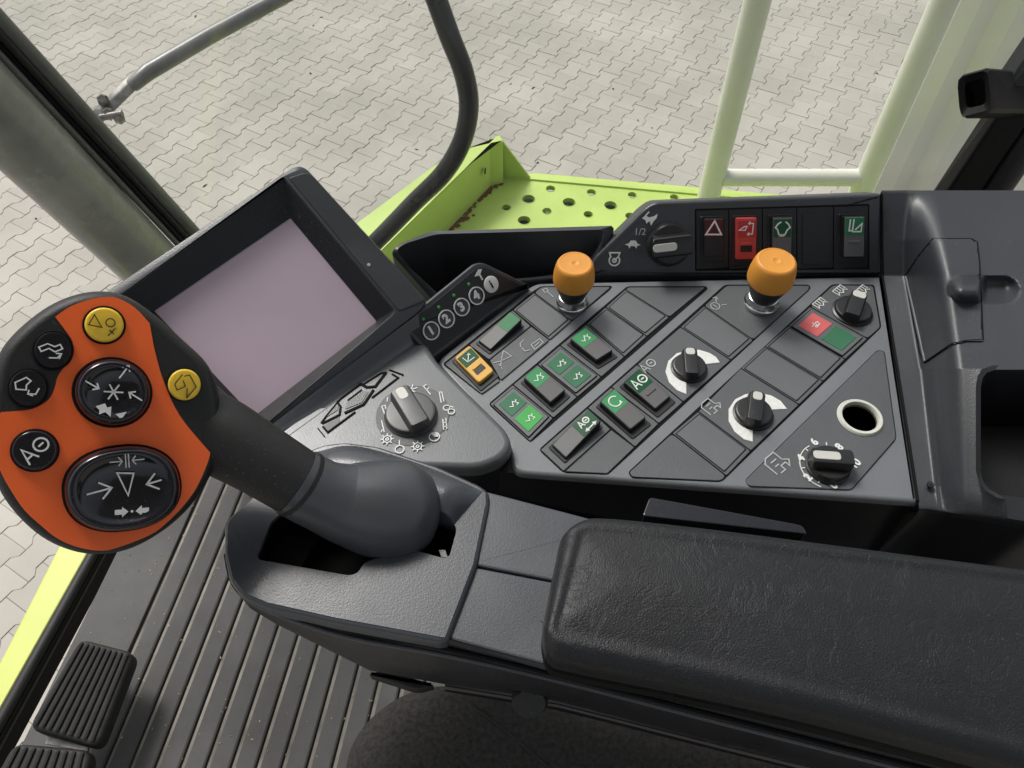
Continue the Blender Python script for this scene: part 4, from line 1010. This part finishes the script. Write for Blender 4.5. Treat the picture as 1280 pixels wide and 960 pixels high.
for i in range(NU):
    for j in range(NV): pb.faces.new((gridp[i][j], gridp[i+1][j], gridp[i+1][j+1], gridp[i][j+1]))
loop = [gridp[i][0] for i in range(NU, -1, -1)]+[gridp[0][j] for j in range(1, NV)]+[gridp[i][NV] for i in range(0, NU+1)]
low = [pb.verts.new(v.co-Z*.016) for v in loop]
for i in range(len(loop)-1): pb.faces.new((loop[i], loop[i+1], low[i+1], low[i]))
seam_path = [v.co-Z*.0105+V((0,0,0)) for v in loop]
mk('leather_pad', pb, 'leather', arr, ang=80)
mk('pad_base', loft([[p for p in seam_path], [p-Z*.014 for p in seam_path]]), 'gap_black', arr)
fl_ = level(.475)
mk('hinge_flap', slab(rnd(fl_.pts([(812,621),(1003,656),(1010,668),(803,645)]), .003), Z, .012, .001), 'gloss_black', arr)

# ================================================================== JOYSTICK
JC = Dp(138, 530, .425); jr = ray(138, 530).normalized(); JP = Pl(JC, (-jr+V((.10,-.05,.05))).normalized())
joy = empty('joystick', W(478, 640, .47), 'black joystick with orange keypad face and yellow buttons', 'joystick')
jn = JP.n
ho = [(-14,545),(-12,495),(-2,448),(18,418),(55,387),(90,370),(125,364),(158,370),(192,392),(228,424),(258,453),(272,482),(277,520),(275,560),(262,598),(236,636),(200,667),(158,688),(115,693),(75,683),(40,661),(8,625),(-8,588)]
hp_ = JP.pts(ho); HO = spline(hp_[-2:]+hp_+hp_[:3], 5)[10:-10][:5*len(hp_)]
def hr(d, z): return [p+jn*z for p in inset(HO, d, jn)]
mk('head', loft([hr(.022,-.050), hr(.010,-.044), hr(.002,-.030), hr(-.001,-.018), hr(-.001,-.008), hr(.0008,-.003), hr(.003,-.0006), hr(.0055,0)]), 'rubber_black', joy, ang=60)
orange = [(69,396),(88,383),(112,374.5),(130,371.5),(146,372.5),(168,384),(187,404),(190,420),(193,436),(204,475),(225,520),(263,566),(259,580),(247,607),(232,629),(210,652),(187,669),(142,686),(120,688),(94,683),(70,672),(49,655),(30,637),(13,612),(0,587),(-5,560),(-5,535),(1,515),(18,514),(41,511),(60,500),(68,486),(72,471),(82,456),(90,443),(91,432),(88,422)]
crn = [0, 6, 11, 27, len(orange)]; OR = []
for a_, b_ in zip(crn, crn[1:]):
    seg_ = [JP.p(*orange[k % len(orange)], .0006) for k in range(a_, b_+1)]; OR += spline(seg_, 4)[:-1]
ob_ = bmesh.new(); lo2 = [ob_.verts.new(p-jn*.001) for p in OR]; hi2 = [ob_.verts.new(p) for p in OR]
for i in range(len(OR)): j = (i+1) % len(OR); ob_.faces.new((lo2[i], lo2[j], hi2[j], hi2[i]))
for t in tessellate_polygon([OR]): ob_.faces.new([hi2[i] for i in t])
mk('face_plate', ob_, 'orange_face', joy, ang=30)
def ell(cx, cy, rx, ry, rot=0, n=40, sup=2.0):
    out = []
    for k in range(n):
        t = 2*pi*k/n; c, s = cos(t), sin(t)
        x = rx*math.copysign(abs(c)**(2/sup), c); y = ry*math.copysign(abs(s)**(2/sup), s)
        out.append((cx+x*cos(rot)-y*sin(rot), cy+x*sin(rot)+y*cos(rot)))
    return out
def jbutton(cx, cy, rx, ry, rot, prof, m, seat_m='gloss_black', sup=2.0, seat=1.0):
    base = JP.pts(ell(cx, cy, rx, ry, rot, sup=sup), .0006); c = JP.p(cx, cy, .0006)
    if seat > 1.0:
        rs = [c+(p-c)*seat for p in base]
        b = mk('button', loft([[p-jn*.001 for p in rs], [p+jn*.0008 for p in rs], [c+(p-c)*(seat-.03)+jn*.0012 for p in base]]), 'gap_black', joy)
        mk('cap', loft([[c+(p-c)*s+jn*z for p in base] for s, z in prof]), m, b, ang=60)
    else:
        b = mk('button', loft([[c+(p-c)*s+jn*z for p in base] for s, z in prof]), m, joy, ang=60)
    return b
FLAT = [(1, -.001), (1, .0018), (.95, .0026), (.86, .0029), (.2, .0030)]
DOME = [(1, -.001), (1, .004), (.97, .0075), (.90, .0095), (.82, .0100), (.74, .0092), (.62, .0074), (.3, .0063), (.05, .0062)]
OVAL = [(1, -.001), (1, .0045), (.975, .0088), (.92, .0114), (.85, .0120), (.77, .0108), (.64, .0082), (.3, .0073), (.05, .0072)]
JR = (150, 508)        # reading direction 
def jic(b, c, right, size, L, wd, off, m='print_white'): icon('symbol', b, JP, c, right, size*.9, L, wd*.85, m, off)
b1_ = jbutton(130, 406.5, 24.5, 21.5, .1, FLAT, 'yellow_button', seat=1.12)
jic(b1_, (128, 407), (150, 395), .0085, [[(-.7,.5),(-.1,-.1),(.0,.9),(-.7,.5)], circ(.3,10,cx=.55,cy=-.1), [(-.1,-.8),(.6,-.6)], [(.2,-.5),(.3,-.9)]], .0007, .0045, 'print_dark')
b2_ = jbutton(230, 481, 20.5, 19.5, 0, FLAT, 'yellow_button', seat=1.06)
jic(b2_, (233, 482), (252, 466), .0075, [[(-.6,.7),(-.8,.2),(-.1,0),(.1,.5)], [(-.6,.7),(.4,.9)], [(-.7,-.8),(.5,-.6),(.8,.5),(.4,.7)], [(-.7,-.8),(-.1,-.2)]], .0007, .0045, 'print_dark')
b3_ = jbutton(140, 490.5, 47, 41, .1, DOME, 'gloss_black', seat=1.08)
jic(b3_, (142, 490), (170, 478), .0058, [[(0,-.9),(0,.9)],[(-.8,-.45),(.8,.45)],[(-.8,.45),(.8,-.45)]], .0010, .0076)
for c, d in (((155,464),(-1,1)), ((116,480),(-8,-6)), ((170,497),(-9,-7))): pass
ARW = [[(-1,0),(1,0)], [(.4,.55),(1,0),(.4,-.55)]]
jic(b3_, (155,465), (162,456), .0046, ARW, .0009, .0100); jic(b3_, (115,481), (122,485), .0042, ARW, .0009, .0100); jic(b3_, (170,496), (162,491), .0046, ARW, .0009, .0100)
jic(b3_, (130,513), (142,519), .0056, [['F',(-.9,.0),(-.3,.7),(.1,.4),(.4,.7),(.9,-.3),(.2,-.1),(-.2,-.6),(-.4,-.2)]], .001, .0100); jic(b3_, (152,519), (162,517), .0035, [['F',(-.9,.4),(.9,.4),(0,-.5),(-.4,-.4)]], .001, .0100)
for (x, y), L in (((66,438), [[(-.9,.3),(-.2,.3),(.1,-.2),(.8,-.2),(.8,.25),(.3,.25),(-.1,.75),(-.9,.75),(-.9,.3)], [(-.6,-.5),(0,-.8),(.5,-.6)], [(.1,-.35),(.5,-.6),(.1,-.95)]]), ((35,485), [[(-.7,.9),(-.9,.3),(-.2,-.1),(-.0,.3),(.5,.5),(.3,.95),(-.7,.9)], [(-.2,-.5),(.3,-.8),(.8,-.4)], [(.0,-.2),(-.25,-.5),(.05,-.85)]])):
    b = jbutton(x, y, 24, 23, 0, [(1,-.001),(1,.0014),(.94,.0022),(.84,.0020),(.2,.0016)], 'gloss_black', seat=1.1)
    jic(b, (x, y), (x+20, y-8), .0062, L, .0008, .0034)
b = jbutton(43.5, 563, 29, 25, -.1, FLAT, 'gloss_black', seat=1.08)
jic(b, (44, 562), (62, 546), .0080, AUTO, .0011, .0045)
bo_ = jbutton(152, 610, 72, 52, -.13, OVAL, 'gloss_black', sup=2.25, seat=1.045)
off = .0092
jic(bo_, (157,604), (178,606), .0075, [[(-.75,.75),(.45,.85),(.35,-.95),(-.75,.75)]], .0010, off)
jic(bo_, (124,614), (135,611), .0068, [[(-1,0),(1,0)],[(.1,.75),(1,0),(.1,-.75)]], .0011, off); jic(bo_, (198,601), (188,604), .0068, [[(-1,0),(1,0)],[(.1,.75),(1,0),(.1,-.75)]], .0011, off)
jic(bo_, (165,639), (190,637), .0098, [['F',(-.95,.15),(-.55,.15),(-.55,.32),(-.2,0),(-.55,-.32),(-.55,-.15),(-.95,-.15)], ['F',(.95,.15),(.55,.15),(.55,.32),(.2,0),(.55,-.32),(.55,-.15),(.95,-.15)], ['F']+circ(.08,8)[:-1]], .001, off)
jic(bo_, (159,576), (180,574), .0105, [[(-.9,0),(-.25,0)],[(-.45,.25),(-.25,0),(-.45,-.25)],[(.9,0),(.25,0)],[(.45,.25),(.25,0),(.45,-.25)],[(-.08,.4),(-.08,-.4)],[(.08,.4),(.08,-.4)]], .0007, .0122, 'print_grey')
# shaft, collar and bell-shaped boot
sp = [Dp(190, 520, .476), Dp(232, 530, .473), Dp(272, 544, .473), Dp(325, 574, .477), Dp(378, 607, .484)]
mk('shaft', tube(spline(sp, 5), spl1([.022, .0255, .0245, .0222, .0212], 5), 28), 'rubber_black', joy, ang=60)
bp_ = [Dp(370, 602, .482), Dp(384, 610, .485), Dp(405, 620, .490), Dp(432, 629, .497), Dp(462, 634, .503), Dp(484, 636, .508), Dp(508, 636, .514), Dp(530, 635, .520), Dp(539, 635, .523)]
br_ = [.0216, .0222, .0228, .0262, .0308, .0328, .0322, .0240, .008]
mk('sleeve', tube(spline(bp_[:5], 5), spl1(br_[:5], 5), 40), 'dome_grey', joy, ang=70)
mk('dome', tube(spline(bp_[3:], 5), spl1([x*1.006 for x in br_[3:]], 5), 44), 'dome_grey', joy, ang=70)
mk('collar_ring', tube([Dp(372, 603, .482), Dp(377, 606, .4835)], .0224, 32), 'rubber_black', joy)
# ================================================================== OPERATOR SEAT
seat = empty('operator_seat', W(760, 1000, 1.1), 'dark grey fabric seat cushion with stitched seam under the armrest', 'seat')
HSe = .66; SPl = level(HSe)
so_ = [(424,985),(432,935),(455,900),(495,870),(535,856),(620,860),(760,885),(1000,930),(1420,1010),(1420,1300),(640,1420),(460,1250)]
SO = rnd(SPl.pts(so_, -.03), .03, 5)
cS = sum(SO, V((0,0,0)))/len(SO)
def sr(d, z): return [cS+(p-cS)*(1-d/.28)+Z*z for p in SO]
cb = (loft([sr(.012,-.11), sr(0,-.09), sr(-.004,-.05), sr(-.002,-.02), sr(.006,.004), sr(.02,.018), sr(.04,.026), sr(.07,.030)]))
from mathutils.bvhtree import BVHTree
bv = BVHTree.FromBMesh(cb)
mk('cushion', cb, 'fabric', seat, ang=70)
sp_ = []
for x, y in ((540,862),(590,884),(640,920),(688,962),(720,1000)):
    hit = bv.ray_cast(CAM, ray(x, y).normalized())[0]
    if hit: sp_.append(hit-Z*.0002)
mk('stitched_seam', tube(spline(sp_, 5), .0011, 8), 'rubber_black', seat)
mk('pedestal', loft([[W(x, y, .8) for x, y in ((560,900),(1200,960),(1200,1250),(640,1350))], [W(x, y, .8)-Z*.39 for x, y in ((560,900),(1200,960),(1200,1250),(640,1350))]]), 'rubber_black', seat)
# ================================================================== grit and litter
def crumbs(name, n, place, rlo, rhi, m, label, cat):
    bm = bmesh.new()
    for _ in range(n):
        c = place(); r = random.uniform(rlo, rhi); a_ = random.uniform(0, pi); el = random.uniform(1, 3)
        ex = V((cos(a_), sin(a_), 0)); ey = V((-sin(a_), cos(a_), 0))
        b = [c+ex*r*el*random.uniform(.7,1)+ey*0, c+ey*r*random.uniform(.6,1), c-ex*r*el*random.uniform(.7,1), c-ey*r*random.uniform(.6,1)]
        vs = [bm.verts.new(p) for p in b]; t = bm.verts.new(c+Z*r*.7)
        for i in range(4): bm.faces.new((vs[i], vs[(i+1) % 4], t))
        bm.faces.new(vs)
    o = mk(name, bm, m, smooth=False); tag(o, label, cat, kind='stuff'); return o
mat('straw', (.33,.27,.15), .8, .2, rand=.4)
mat('litter', (.085,.07,.05), .9, .1, rand=.4)
crumbs('floor_grit', 420, lambda: fm(random.uniform(-.13, .55), random.uniform(-.2, .5), .0005), .0006, .0016, 'straw', 'straw crumbs and grit scattered over the floor mat', 'grit')
crumbs('yard_litter', 90, lambda: V((random.uniform(-4.2, 4.2), random.uniform(3.2, 7.5), .001)), .004, .013, 'litter', 'dark leaf scraps and dirt scattered over the paving', 'litter')
S.render.resolution_x = 1024; S.render.resolution_y = 768
